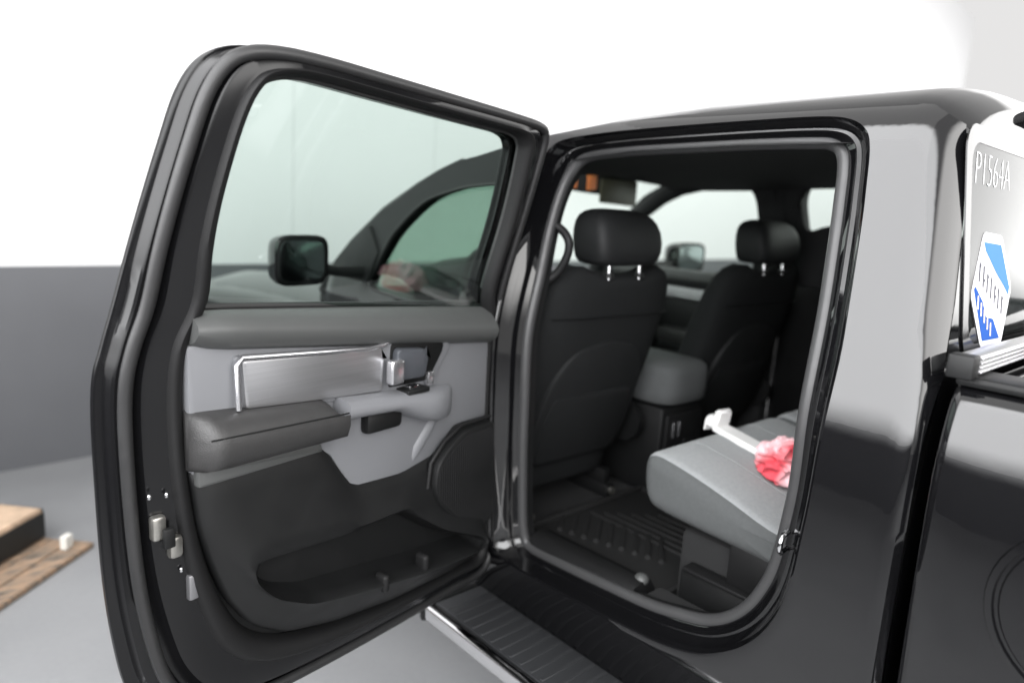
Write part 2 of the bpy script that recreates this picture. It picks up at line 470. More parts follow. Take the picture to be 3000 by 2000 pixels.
# outer boundary loop of the cab side (same point count, matched by landmark)
def outer_of(y, z, i):
    k = i / NS
    return None
BO_land = [(.052, .47), (.052, .85), (.052, 1.1), (.052, 1.3), (.052, 1.45), (.052, 1.6), (.052, 1.72), (.052, 1.775),
           (-.06, 1.842 - .038), (-.26, 1.842 - .0125), (-.45, 1.841), (-.65, 1.842), (-.79, 1.842), (-.90, 1.842), (-.985, 1.842 - .045 * (.055 / .106) ** 2.4 - .001),
           (-1.034, 1.842 - .045 * (.104 / .106) ** 2.4 - .001), (-1.046, 1.74), (-1.062, 1.64), (-1.084, 1.48), (-1.0985, 1.38), (-1.0985, 1.25), (-1.0985, 1.12), (-1.0985, 1.03),
           (-1.0985, .92), (-1.0985, .80), (-1.0985, .65), (-1.0985, .47), (-.85, .47), (-.70, .47), (-.58, .47), (-.38, .47), (-.2, .47), (-.08, .47)]
def interp_closed(land, n):
    out = []; k = len(land)
    for i in range(k):
        a, b_ = Vector(land[i]), Vector(land[(i + 1) % k])
        for j in range(n): out.append(tuple(a.lerp(b_, j / n)))
    return out
BOs = interp_closed(BO_land, NS)

def mix2(a, b_, t): return (a[0] + (b_[0] - a[0]) * t, a[1] + (b_[1] - a[1]) * t)
rings = []
for t in (1.0, .94, .86, .78, .7, .6, .5, .4, .3, .2, .1, .03):
    r = []
    for a, b_ in zip(AOs, BOs):
        y, z = mix2(a, b_, t); r.append((side_x(y, z), y, z))
    rings.append(r)
# rolled lip of the aperture
rings.append([(side_x(y, z) + .003, y, z) for y, z in AOs])
rings.append([(side_x(y, z) + .010, *mix2((y, z), q, .04)) for (y, z), q in zip(AOs, AIs)])
# jamb: step, land, second step
PR_A = ((.08, .014), (.12, .022), (.28, .050), (.33, .054), (.42, .055), (.46, .060), (.74, .084), (.80, .087), (.93, .089), (.97, .090))
PR_B = ((.05, .012), (.08, .016), (.30, .033), (.50, .048), (.54, .053), (.58, .062), (.62, .066), (.82, .080), (.88, .086), (.97, .090))
def front_w(i):
    k = i / NS; n_ = len(AO)
    if k > n_ / 2: k -= n_
    return max(0.0, min(1.0, (7.6 - k) / 2.0)) if k > 0 else max(0.0, min(1.0, (k + 2.5) / 1.5))
for (ta, oa), (tb, ob) in zip(PR_A, PR_B):
    r = []
    for i, (p, q) in enumerate(zip(AOs, AIs)):
        w = front_w(i); t = ta + (tb - ta) * w; o = oa + (ob - oa) * w
        y, z = mix2(p, q, t); r.append((xb(z) + o, y, z))
    rings.append(r)
cab = loft('cab_side', rings, 'paint', truck, angle=30)
cab['label'] = 'glossy black cab side with rear door opening and corner pillar'

# door opening weatherstrip (grey rubber bulb round the flange) and its inner garnish
seal_path = [(xb(mix2(p, q, .80)[1]) + .094, *mix2(p, q, .80)) for p, q in zip(AOs, AIs)]
tube('door_opening_seal', seal_path, .0165, 'opening_seal', truck, closed=True, segs=10)
gar = []
for t, o in ((.95, .092), (.97, .100), (.975, .112), (.975, .13)):
    gar.append([(xb(mix2(p, q, t)[1]) + o, *mix2(p, q, t)) for p, q in zip(AOs, AIs)])
loft('opening_garnish', gar, 'black_plastic', truck)

# --- roof
def rail_l(y):   # left rail height correction along the truck
    if y > 0.0:
        return lerp_tab([(0, 1.0), (.1, .995), (.22, .985), (.37, .962), (.45, .945)], y)
    return 1.0
def roof_drop(y):
    if y < -.93: return 0.045 * ((-.93 - y) / .106) ** 2.4
    return lerp_tab(RDROP, y)
RDROP = smooth_tab([(-.55, 0), (-.45, .001), (-.3, .009), (-.15, .026), (0, .045), (.1, .059), (.2, .075), (.3, .098), (.4, .130), (.48, .160)])
def plan_corner(y, x, ye=-1.042, R_=.075):
    d = ye + R_ - y
    if d <= 0: return 0.0
    d = min(d, R_ * .995)
    f_ = max(0.0, 1 - max(0.0, x - .13) / .35)
    return (R_ - math.sqrt(R_ * R_ - d * d)) * f_ * f_
ROOF_Y = [-1.036, -1.030, -1.018, -1.0, -.98, -.955, -.93, -.88, -.75, -.5, -.25, 0, .1, .2, .3, .38, .44, .48]
def roof_ring(y):
    ring = []
    zs = [1.835, 1.842, 1.852, 1.862, 1.874, 1.885, 1.895, 1.905, 1.911, 1.917, 1.920]
    drop = 0.0
    drop = roof_drop(y)
    for z in zs: ring.append((xb(z) + plan_corner(y, xb(z)), y, z - drop))
    for z in reversed(zs[:-1]): ring.append((2 * CX - xb(z) - plan_corner(y, xb(z)), y + lerp_tab([(-.2, 0), (.2, .12), (.5, .22)], y), z - drop * (1 if y < -.9 else .3)))
    return ring
_r0 = roof_ring(-1.036)
loft('roof', [[(x, -1.0395, min(z - .004, 1.80)) for x, y, z in _r0], [(x, -1.039, z - .004) for x, y, z in _r0]] + [roof_ring(y) for y in ROOF_Y], 'paint', truck, closed=False, angle=50)
# roof rear brake lamp / antenna
box('brake_lamp', (.50, -1.062, 1.845), (1.34, -1.03, 1.872), 'black_plastic', truck, bev=.008)
def hz(x, y): return roof_drop(max(y, -.9)) * (1 - .6 * min(1, x / 1.6)) * .95
loft('headliner', [[(x, y + (.22 if (y > .2 and x > 1.2) else 0), z - hz(x, y)) for x, z in ((xb(1.80) + .05, 1.772), (.30, 1.80), (.6, 1.825), (CX, 1.83), (2 * CX - .6, 1.825), (2 * CX - .3, 1.80), (1.66, 1.775))]
                   for y in (-1.0, -.6, -.3, -.1, .1, .2, .3, .38)], 'headliner', truck, closed=False)

# --- cab back with rear window
def back(y_off, x, z): return (x, yrear(z) + y_off, z)
bk = []
for z in (.47, .8, 1.1, 1.36, 1.40, 1.5, 1.6, 1.7, 1.78, 1.802):
    xl = side_x(yrear(z) + .0005, z); xr = 2 * CX - xl
    bk.append([back(.0, x, z) for x in [xl + (xr - xl) * i / 10 for i in range(11)]])
loft('cab_back', bk, 'paint', truck, closed=False)
def rrect(x0, x1, z0, z1, r, n=5):
    out = []
    for cx, cz, a0 in ((x1 - r, z0 + r, -90), (x1 - r, z1 - r, 0), (x0 + r, z1 - r, 90), (x0 + r, z0 + r, 180)):
        for i in range(n + 1):
            a = RAD(a0 + 90 * i / n); out.append((cx + r * math.cos(a), cz + r * math.sin(a)))
    return out
bt = lambda a, z, x: (a, yrear(z) + x, z)
rw = plate('rear_window', rrect(.150, 2 * CX - .150, 1.405, 1.792, .045), -.0004, -.0022, 'rear_glass', truck, bev=.0008, to3=bt)
rw['label'] = 'dark rear window glass with sticker and handwritten stock number'
fr_o = rrect(.140, 2 * CX - .140, 1.395, 1.802, .05, 8); fr_i = rrect(.168, 2 * CX - .168, 1.425, 1.772, .04, 8)
loft('window_border', [[bt(a, z, -.0004) for a, z in fr_o], [bt(a, z, -.0028) for a, z in fr_o], [bt(a, z, -.0030) for a, z in fr_i]], 'frit', rw)
# sticker: white hexagon with blue fields and a diagonal white band of lettering
SX, SZ = .305, 1.513
def st(u, v, d): return (SX + u, yrear(SZ + v) - d, SZ + v)
def flat(name, poly, d, mat, parent):
    bm = bmesh.new()
    f_ = [bm.verts.new(st(u, v, d)) for u, v in poly]; b2 = [bm.verts.new(st(u, v, d - .0005)) for u, v in poly]
    bm.faces.new(f_); bm.faces.new(b2)
    k = len(poly)
    for i in range(k): bm.faces.new((f_[i], f_[(i + 1) % k], b2[(i + 1) % k], b2[i]))
    return finish(name, bm, mat, parent, smooth=False)
def roundpoly(poly, r):
    out = []; k = len(poly)
    for i in range(k):
        a, p, c = Vector(poly[i - 1]), Vector(poly[i]), Vector(poly[(i + 1) % k])
        s, e_ = p + (a - p).normalized() * r, p + (c - p).normalized() * r
        for j in range(5):
            t = j / 4; out.append(tuple((1 - t) ** 2 * s + 2 * t * (1 - t) * p + t * t * e_))
    return out
hexa = [(-.062, .108), (.052, .104), (.126, .004), (.056, -.108), (-.066, -.100), (-.127, -.002)]
s0 = flat('window_sticker', roundpoly(hexa, .014), .0036, 'sticker_white', rw)
s0['label'] = 'white and blue six sided sticker on the rear window'
flat('sticker_field', [(-.060, .090), (.045, .086), (.108, .006), (.102, -.008), (.070, .010), (.020, .034), (-.048, .074)], .0044, 'sticker_sky', rw)
flat('sticker_field', [(-.112, .008), (-.104, .012), (-.060, -.016), (-.040, -.044), (.004, -.050), (.046, -.088), (-.060, -.086)], .0044, 'sticker_blue', rw)
bm = bmesh.new()
def bar(bm, u0, v0, w, h, sh, d):
    vs_ = [bm.verts.new(st(u0 + a * w + b_ * h * sh, v0 + b_ * h, d)) for a, b_ in ((0, 0), (1, 0), (1, 1), (0, 1))]
    bm.faces.new(vs_)
for i in range(7):
    u = -.088 + i * .0235; v = .036 - i * .0105
    bar(bm, u, v - .016, .006, .034 + .004 * (i % 2), .12, .0048)
    if i % 2 == 0: bar(bm, u + .006, v + .010, .007, .005, 0, .0048)
    if i % 3 == 1: bar(bm, u + .006, v - .006, .008, .005, 0, .0048)
finish('sticker_lettering', bm, 'sticker_ink', rw, smooth=False)
bm = bmesh.new()
for i in range(5):
    u = -.094 + i * .019; v = -.014 - i * .013
    bar(bm, u, max(v - .014, -.082), .007, .024, .05, .0050)
finish('sticker_lettering', bm, 'sticker_cream', rw, smooth=False)
# handwritten number in white marker
def text_mesh(name, body, size, mat, parent, fn, shear=0.15):
    cu = bpy.data.curves.new(name, 'FONT'); cu.body = body; cu.size = size; cu.shear = shear; cu.resolution_u = 3
    cu.offset = -0.0026
    ob = bpy.data.objects.new(name, cu); COL.objects.link(ob)
    dg = bpy.context.evaluated_depsgraph_get()
    me = bpy.data.meshes.new_from_object(ob.evaluated_get(dg))
    bpy.data.objects.remove(ob)
    for v in me.vertices: v.co = Vector(fn(v.co.x, v.co.y))
    me.materials.clear(); me.materials.append(M[mat])
    return link(bpy.data.objects.new(name, me), parent)
text_mesh('handwriting', 'P1564A', .085, 'marker_white', rw, lambda a, z: (.178 + a * .82, yrear(1.70 + z) - .0034, 1.700 + z))

# --- bed
def bed_prof():
    return [(.55, .030), (.75, .006), (.95, -.010), (1.12, -.017), (1.20, -.0185), (1.255, -.016), (1.30, -.010), (1.335, -.001), (1.36, .010), (1.374, .024), (1.378, .045), (1.378, .085)]
bp = smooth_tab(bed_prof(), 4)
BY = [-1.126, -1.131, -1.142, -1.2, -1.35, -1.6, -1.9, -2.2, -2.6, -2.95]
loft('bed_side', [[(x + (.012 if y > -1.127 else (.0035 if y > -1.132 else 0)), y, z) for z, x in bp] for y in BY], 'paint', truck, closed=False, angle=50)
loft('bed_side', [[(2 * CX - x, y, z) for z, x in bp] for y in BY], 'paint', truck, closed=False, angle=50)
box('bed_front_panel', (.03, -1.160, .62), (2 * CX - .03, -1.130, 1.372), 'paint_jamb', truck, bev=.004)
box('bed_floor', (.06, -2.95, .80), (2 * CX - .06, -1.15, .83), 'black_plastic', truck, bev=.004)
box('bed_inner_wall', (.085, -2.94, .83), (.115, -1.152, 1.374), 'black_plastic', truck, bev=.004)
box('bed_inner_wall', (2 * CX - .115, -2.94, .83), (2 * CX - .085, -1.152, 1.374), 'black_plastic', truck, bev=.004)
box('tailgate', (.03, -2.985, .62), (2 * CX - .03, -2.952, 1.36), 'paint', truck, bev=.012)
rc = box('bed_rail_cap', (.020, -2.93, 1.379), (.118, -1.125, 1.396), 'black_plastic', truck, bev=.007)
box('bed_rail_cap', (2 * CX - .118, -2.93, 1.379), (2 * CX - .020, -1.125, 1.396), 'black_plastic', truck, bev=.007)
hd = box('bed_header_rail', (.040, -1.150, 1.397), (2 * CX - .04, -1.118, 1.428), 'aluminium', truck, bev=.003)
hd['label'] = 'ribbed silver rail across the front of the bed'
for i in range(4):
    box('rib', (.042, -1.1535, 1.3995 + i * .0072), (2 * CX - .042, -1.1495, 1.4035 + i * .0072), 'satin_silver', hd, bev=.001, segs=1)
for i in range(2):
    box('end_block', (.004 if i == 0 else 2 * CX - .04, -1.152, 1.392), (.038 if i == 0 else 2 * CX - .004, -1.114, 1.430), 'black_plastic', hd, bev=.004)
# fuel door: round rimmed recess in the bed side
fd_c = (-1.375, 1.085); ring0, ring1, ring2, ring3 = [], [], [], []
for i in range(48):
    a = 2 * math.pi * i / 48
    def pp(r, o): 
        y, z = fd_c[0] + r * math.cos(a), fd_c[1] + r * math.sin(a) * 1.0
        return (lerp_tab(bp, z) - .0025 + o, y, z)
    ring0.append(pp(.150, .0035)); ring1.append(pp(.147, -.003)); ring2.append(pp(.138, -.003)); ring3.append(pp(.134, .006))
fdo = loft('fuel_door', [ring0, ring1, ring2, ring3, [(x_ - .005, y_, z_) for x_, y_, z_ in [((lambda a: (lerp_tab(bp, fd_c[1] + .128 * math.sin(a)) + .002, fd_c[0] + .128 * math.cos(a), fd_c[1] + .128 * math.sin(a)))(2 * math.pi * i / 48)) for i in range(48)]]], 'paint', truck, cap1=True)

box('underbody_shade_block', (.16, -2.85, .36), (2 * CX - .16, 2.6, .52), 'frame_black', truck, bev=.02)  # unseen block added to shade the floor under the truck
# --- rocker, running board
loft('rocker_panel', [[(x, y, z) for z, x in ((.50, .045), (.44, .055), (.36, .09), (.33, .14), (.33, .3))] for y in (.95, .4, .05, -.5, -1.098)], 'paint', truck, closed=False, angle=50)
rb = box('running_board', (-.128, -1.35, .425), (.075, .028, .482), 'black_plastic', truck, bev=.01)
rb['label'] = 'black step board with bright silver edge under the open door'
box('edge_trim', (-.148, -1.36, .440), (-.118, .030, .486), 'chrome', rb, bev=.009, segs=4)
box('end_cap', (-.150, .029, .430), (.072, .052, .484), 'black_plastic', rb, bev=.01)
box('step_pad', (-.116, -1.34, .480), (.048, .018, .487), 'step_pad', rb, bev=.002)
for i in range(34):
    y = -1.30 + i * .0385
    box('tread_rib', (-.110, y, .486), (.042, y + .012, .4895), 'step_pad', rb, bev=.001, segs=1)
for y in (-.95, -.15): box('bracket', (.0, y - .03, .40), (.20, y + .03, .44), 'black_plastic', rb, bev=.006)

# ------------------------------------------------------------------ open rear door (built closed, then swung on its hinge)
HX, HY, PHI = .004, .038, 78.82
P_ = [(.02, .585), (.02, .85), (.02, 1.1), (.02, 1.32), (.025, 1.42), (.032, 1.58), (.038, 1.735), (.034, 1.795), (.004, 1.816),
      (-.12, 1.824), (-.35, 1.831), (-.55, 1.836), (-.70, 1.839), (-.80, 1.837), (-.858, 1.827), (-.893, 1.801), (-.918, 1.752),
      (-.936, 1.674), (-.954, 1.583), (-.969, 1.50), (-.984, 1.41), (-.998, 1.34), (-1.010, 1.27), (-1.011, 1.10), (-1.008, .92),
      (-.998, .79), (-.982, .70), (-.945, .622), (-.88, .582), (-.75, .567), (-.5, .560), (-.2, .562)]
W_ = [(-.055, .66), (-.055, .85), (-.055, 1.1), (-.060, 1.30), (-.088, 1.40), (-.080, 1.58), (-.090, 1.725), (-.102, 1.763), (-.14, 1.779),
      (-.22, 1.783), (-.38, 1.788), (-.56, 1.795), (-.69, 1.800), (-.755, 1.798), (-.795, 1.787), (-.815, 1.768), (-.830, 1.735),
      (-.843, 1.68), (-.856, 1.59), (-.860, 1.51), (-.857, 1.42), (-.885, 1.345), (-.890, 1.25), (-.884, 1.10), (-.862, .95),
      (-.825, .83), (-.785, .755), (-.72, .705), (-.62, .675), (-.50, .658), (-.35, .648), (-.17, .645)]
DN = 5
Ps = [(p.x, p.y) for p in catmull([(a, b_, 0) for a, b_ in P_], DN)]
Ws = [(p.x, p.y) for p in catmull([(a, b_, 0) for a, b_ in W_], DN)]
def dring(t, o): return [(xb(mix2(p, q, t)[1]) + o, *mix2(p, q, t)) for p, q in zip(Ps, Ws)]
# outer skin (window surround), hem, shut face
prof = [(1.0, .030), (1.0, .012), (.97, .004), (.5, .001), (.05, .0), (.0, .003), (-.004, .008), (.0, .013), (.03, .016), (.085, .018), (.10, .020), (.13, .040), (.16, .044),
        (.34, .048), (.40, .054), (.44, .066), (.50, .070), (.70, .074), (.80, .078)]
door = loft('rear_door', [dring(t, o) for t, o in prof], 'paint_jamb', truck, angle=32)
door.location = (HX, HY, 0); door.rotation_euler = (0, 0, -RAD(PHI))
door['label'] = 'open rear side door showing its grey inner trim'
# skins below the belt (outer and inner sheet)
low_idx = [i for i, (y, z) in enumerate(Ws) if z <= 1.385]
# contiguous run of lower points: from rear belt round the bottom to the front belt
start = 21 * DN - 2; run = [(start + i) % len(Ws) for i in range(len(Ws)) if True]
lowpts = []
for i in run:
    y, z = Ws[i]
    lowpts.append((y, z))
    if i == 4 * DN - 2: break
def sheet_in(name, o, mat):
    bm = bmesh.new()
    # strips between the rear and front halves of the outline, row by row, so the skin can follow the body curve
    zs = [0.655 + (1.40 - .655) * k / 14 for k in range(15)]
    rows = []
    for z in zs:
        ys = []
        for a, b_ in zip(lowpts, lowpts[1:]):
            if (a[1] - z) * (b_[1] - z) <= 0 and a[1] != b_[1]:
                ys.append(a[0] + (b_[0] - a[0]) * (z - a[1]) / (b_[1] - a[1]))
        if len(ys) < 2: ys = [-.6, -.1] if z < .8 else [-.87, -.075]
        y0, y1 = min(ys) - .012, max(ys) + .012
        row = []
        for k in range(7):
            y = y0 + (y1 - y0) * k / 6
            zt = 1.392 + (y + .885) * (-.1) + .008 + .034 * (y + .9) / .838
            z2 = .655 + (z - .655) / (1.40 - .655) * (zt - .655)
            row.append(bm.verts.new((xb(z2) + o, y, z2)))
        rows.append(row)
    for a, b_ in zip(rows, rows[1:]):
        for k in range(6): bm.faces.new((a[k], a[k + 1], b_[k + 1], b_[k]))
    return finish(name, bm, mat, door)
sheet_in('outer_skin', .004, 'paint')
sheet_in('inner_sheet', .055, 'black_plastic')
# primary rubber seal on the shut face and inner trim edge
tube('door_seal', dring(.255, .058), .0115, 'seal_rubber', door, closed=True, segs=10)
# inner frame trim round glass and panel edge
fr_prof = [(.74, .070), (.78, .086), (.82, .090), (.88, .089), (.94, .086), (1.0, .074), (1.03, .058)]
loft('window_frame_trim', [dring(t, o) for t, o in fr_prof], 'dark_trim', door, angle=50)
# glass run channel and glass
gl_top = [(-.060, 1.325)] + [p for p, q in zip(Ws, range(len(Ws))) if 4 * DN <= q <= 20 * DN + 3] + [(-.860, 1.345)]
bm = bmesh.new()
go = inset2(gl_top, -.012)
v1 = [bm.verts.new((.0585 + .268 * (z - 1.58) + .050 - .05 * (z - 1.58) + .02 * (y + .45), y, z)) for y, z in go]
v2 = [bm.verts.new((xb(z) + .046, y, z)) for y, z in go]
bm.faces.new(v1); bmesh.ops.delete(bm, geom=v2, context='VERTS')
dg_ = finish('window_glass', bm, 'door_glass', door, smooth=False)
run_p = [(xb(z) + .056, y, z) for y, z in inset2(gl_top, -.001)][1:-1]
tube('glass_run_seal', run_p, .006, 'rubber', door, segs=6)

# small print on the glass corner
flatm = [(y, z) for y, z in rrect(-.765, -.730, 1.62, 1.655, .004, 2)]
# belt ledge
def belt(y): return 1.392 + (y + .885) * (-.083 / .83)     # top of ledge along the door
sec = [(.052, .010), (.075, .012), (.100, .006), (.116, -.006), (.120, -.018), (.116, -.034), (.106, -.046), (.085, -.056), (.06, -.06)]
brings = []
for k in range(25):
    y = -.889 + k * (.889 - .062) / 24
    e_ = 0.0
    if k == 0: e_ = .012
    elif k == 1: e_ = .003
    brings.append([(xb(belt(y)) + x - e_, y, belt(y) + dz + (.034 * k / 24 * (1 - (x - .052) / .064) if dz > -.007 else 0) - e_ * (.5 if dz > -.02 else -.5)) for x, dz in sec])
loft('belt_ledge', brings, 'belt_plastic', door, closed=False, cap0=True, cap1=True, angle=50)
tube('belt_seal', [(xb(belt(y)) + .052, y, belt(y) + .014 + .034 * (y + .9) / .838) for y in [-.862 + i * .1 for i in range(8)] + [-.085]], .006, 'rubber', door, segs=6)

def smooth_poly(pts, r=.012, n=4):
    return roundpoly(pts, r)
xs = lambda y, z: xb(z)
# upper light grey panel
up = roundpoly([(-.896, 1.345), (-.500, 1.310), (-.056, 1.268), (-.052, 1.045), (-.180, 1.048), (-.225, 1.010), (-.272, .978), (-.366, .958), (-.515, .964), (-.580, 1.070), (-.884, 1.100)], .012)
plate('upper_panel', up, .058, .090, 'grey_plastic', door, bev=.008, xf=xs)
# lower dark panel with map pocket
low_o = roundpoly([(-.888, 1.125), (-.60, 1.10), (-.520, .985), (-.366, .975), (-.24, 1.00), (-.16, 1.06), (-.052, 1.06), (-.050, .80), (-.050, .665),
                   (-.2, .655), (-.40, .662), (-.58, .685), (-.70, .715), (-.775, .765), (-.820, .835), (-.852, .925), (-.872, 1.0)], .02)
pocket = roundpoly([(-.772, .905), (-.560, .888), (-.375, .888), (-.250, .800), (-.115, .742), (-.105, .712), (-.20, .722), (-.335, .735), (-.48, .757), (-.655, .782), (-.735, .815), (-.775, .86)], .022)
NP = 96
LO = resample(low_o, NP); LP = resample(pocket, NP)
def align(A, B):
    k = len(A); best = None
    area_a = sum(A[i][0] * A[(i + 1) % k][1] - A[(i + 1) % k][0] * A[i][1] for i in range(k))
    area_b = sum(B[i][0] * B[(i + 1) % k][1] - B[(i + 1) % k][0] * B[i][1] for i in range(k))
    if area_a * area_b < 0: B = B[::-1]
    for s in range(k):
        c = sum((A[i] - B[(i + s) % k]).length_squared for i in range(0, k, 4))
        if best is None or c < best[0]: best = (c, s)
    s = best[1]; return B[s:] + B[:s]
LP = align(LO, LP)
def lowx(y, z, t):
    """bulge: the pocket's lower lip stands out, upper edge sits back"""
    lip = max(0, min(1, (.86 - z) / .14))
    return lip
prs = []
for t, o in ((0, .058), (0, .084), (.06, .092), (.3, .100), (.55, .106), (.80, .114), (.93, .118), (1.0, .112)):
    r = []
    for a, b_ in zip(LO, LP):
        y, z = mix2(a, b_, t)
        li = lowx(y, z, t) * (t ** 1.2 if t > 0 else 0)
        r.append((xb(z) + o + .038 * li, y, z))
    prs.append(r)
# pocket walls and floor
for s, o in ((.004, .100), (.010, .075), (.016, .062)):
    ins = inset2(LP, s); prs.append([(xb(p[1]) + o, p[0], p[1]) for p in ins])
lp = loft('lower_panel', prs, 'black_plastic', door, cap1=True, angle=45)
# bottle holder ring in the pocket mouth
for yy in (-.468, -.338):
    box('holder_post', (xb(.77) + .112, yy - .010, .728), (xb(.77) + .150, yy + .010, .772), 'dark_trim', door, bev=.009, segs=3)
plate('armrest_base', roundpoly([(-.880, 1.082), (-.880, 1.116), (-.612, 1.106), (-.606, 1.086)], .006), .088, .104, 'belt_plastic', door, bev=.005, xf=xs)
tube('panel_ridge', [(xb(1.05) + .078, y, z) for y, z in ((-.232, 1.105), (-.275, 1.065), (-.315, 1.02), (-.338, .975))], .02, 'grey_plastic', door, segs=12, radii=[.012, .021, .021, .010])
# brushed insert
ins = roundpoly([(-.812, 1.316), (-.50, 1.296), (-.450, 1.300), (-.415, 1.322), (-.244, 1.304), (-.222, 1.262), (-.285, 1.168), (-.45, 1.176), (-.62, 1.190), (-.795, 1.205)], .010)
plate('trim_bezel', ins, .085, .101, 'grey_plastic', door, bev=.005, xf=xs)
ins2 = roundpoly([(-.803, 1.309), (-.50, 1.289), (-.462, 1.285), (-.450, 1.270), (-.452, 1.190), (-.62, 1.200), (-.790, 1.213)], .010)
plate('trim_insert', ins2, .098, .113, 'brushed_silver', door, bev=.007, xf=xs)
# raised bright top edge of the bezel
tube('insert_edge', [(xb(1.3) + .108, y, z) for y, z in ((-.806, 1.216), (-.810, 1.300), (-.800, 1.313), (-.50, 1.293), (-.455, 1.296), (-.413, 1.320), (-.250, 1.303))], .0055, 'satin_silver', door, segs=8)
# handle recess and lever
rec = roundpoly([(-.428, 1.296), (-.258, 1.284), (-.250, 1.262), (-.296, 1.190), (-.428, 1.192)], .012)
plate('handle_recess', rec, .099, .1035, 'black_plastic', door, bev=.002, xf=xs)
hl = roundpoly([(-.422, 1.286), (-.330, 1.276), (-.318, 1.255), (-.325, 1.206), (-.422, 1.208)], .014)
hlo = plate('door_handle', hl, .106, .124, 'handle_grey', door, bev=.008, xf=xs)
box('handle_tip', (xb(1.24) + .112, -.448, 1.206), (xb(1.24) + .136, -.408, 1.262), 'satin_silver', door, bev=.006, segs=3)
box('lock_knob', (xb(1.2) + .104, -.312, 1.180), (xb(1.2) + .118, -.290, 1.214), 'satin_silver', door, bev=.004)
# armrest
ar = []
for k in range(22):
    t = k / 21; y = -.893 + t * (.893 - .575)
    e_ = 1.0 - .75 * max(0, (.07 - t) / .07) ** 2
    z1 = 1.222 - .024 * t - (.035 * max(0, (t - .86) / .14) ** 1.5); z0 = 1.118 - .006 * t
    xx = xb(1.17) + .082; dpt = (.082 - .012 * t) * e_
    ar.append([(xx, y, z0 - .004), (xx + dpt * .55, y, z0), (xx + dpt * .88, y, z0 + .010), (xx + dpt, y, z0 + .034), (xx + dpt * .99, y, z0 + .058), (xx + dpt * .92, y, (z0 + z1) / 2 + .024),
               (xx + dpt * .72, y, z1 - .009), (xx + dpt * .40, y, z1 - .001), (xx, y, z1 + .004)])
loft('armrest', ar, 'armrest_vinyl', door, closed=False, cap0=True, cap1=True, angle=60)
tube('armrest_seam', [(xb(1.17) + .158, -.885 + .3 * i / 10, 1.186 - .003 * i / 10 * 3) for i in range(11)], .0016, 'black_plastic', door, segs=5)
# grey pull cup forward of the armrest
pc = []
for k in range(18):
    t = k / 17; y = -.575 + t * (.575 - .222)
    z1 = 1.198 - .030 * t; z0 = 1.150 - .070 * math.sin(math.pi * min(1, t * 1.05)) ** .8 if t > .45 else 1.148 - .02 * t
    if t > .45: z0 = 1.138 - .055 * math.sin((t - .45) / .55 * math.pi * .55)
    xx = xb(1.15) + .084; d = .070 * (1 - .55 * max(0, (t - .7) / .3) ** 2)
    pc.append([(xx, y, z0), (xx + d * .6, y, z0 + .003), (xx + d * .95, y, z0 + .014), (xx + d, y, (z0 + z1) / 2), (xx + d * .93, y, z1 - .010), (xx + d * .7, y, z1 - .002), (xx, y, z1 + .002)])
loft('pull_cup', pc, 'grey_plastic', door, closed=False, cap0=True, cap1=True, angle=60)
box('grip_recess', (xb(1.12) + .088, -.500, 1.098), (xb(1.12) + .120, -.392, 1.146), 'black_plastic', door, bev=.012)
sw = box('window_switch', (xb(1.18) + .100, -.400, 1.176), (xb(1.18) + .142, -.330, 1.188), 'black_plastic', door, bev=.003)
box('switch_paddle', (xb(1.18) + .112, -.384, 1.186), (xb(1.18) + .130, -.352, 1.194), 'chrome', door, bev=.002)
# speaker grille with fine vertical ribs
sp = roundpoly([(-.285, .910), (-.275, .972), (-.232, 1.012), (-.172, 1.043), (-.054, 1.045), (-.052, .79), (-.085, .752), (-.20, .805), (-.262, .862)], .022)
plate('speaker_grille', sp, .085, .126, 'black_plastic', door, bev=.006, xf=xs)
sg = resample(sp, 60)
for k in range(26):
    y = -.270 + k * .0083
    zz = []
    for a, b_ in zip(sp, sp[1:] + sp[:1]):
        if (a[0] - y) * (b_[0] - y) < 0: zz.append(a[1] + (b_[1] - a[1]) * (y - a[0]) / (b_[0] - a[0]))
    if len(zz) >= 2 and max(zz) - min(zz) > .04:
        z0, z1 = min(zz) + .014, max(zz) - .014
        xm = xb((z0 + z1) / 2) + .1075
        bm = bmesh.new()
        for (aa, bb) in (((0, 0),) * 1): pass
        vsx = []
        for z in (z0, (z0 + z1) / 2, z1):
            xx = xb(z) + .126
            vsx.append([bm.verts.new((xx, y - .0018, z)), bm.verts.new((xx + .0022, y - .0009, z)), bm.verts.new((xx + .0022, y + .0009, z)), bm.verts.new((xx, y + .0018, z))])
        for a, b_ in zip(vsx, vsx[1:]):
            for q in range(3): bm.faces.new((a[q], a[q + 1], b_[q + 1], b_[q]))
        finish('grille_rib', bm, 'dark_trim', door, smooth=False)
tube('speaker_trim', [(xb(z) + .106, y, z) for y, z in ((-.293, .915), (-.283, .978), (-.236, 1.022), (-.172, 1.052), (-.056, 1.053))], .006, 'dark_trim', door, segs=8)
# latch in the shut face, labels, bumper
box('latch', (.060, -.955, 1.000), (.080, -.930, 1.045), 'latch_steel', door, bev=.006)
box('latch', (.064, -.928, .958), (.084, -.902, 1.000), 'latch_steel', door, bev=.008)
box('latch_claw', (.078, -.940, .985), (.090, -.920, 1.022), 'black_plastic', door, bev=.003)
for yy, z in ((-.958, 1.085), (-.928, 1.080), (-.905, .930), (-.890, 1.030)):
    bm = bmesh.new(); bmesh.ops.create_uvsphere(bm, u_segments=10, v_segments=6, radius=.0055)
    for v in bm.verts: v.co = Vector((v.co.x * .6 + .076, v.co.y * .7 + yy, v.co.z + z))
    finish('latch_screw', bm, 'chrome', door)
box('rubber_bumper', (.066, -.895, .865), (.084, -.872, .915), 'amber_steel', door, bev=.004)
box('shut_face_label', (.016, -.985, .665), (.030, -.960, .70), 'amber_steel', door, bev=.001)
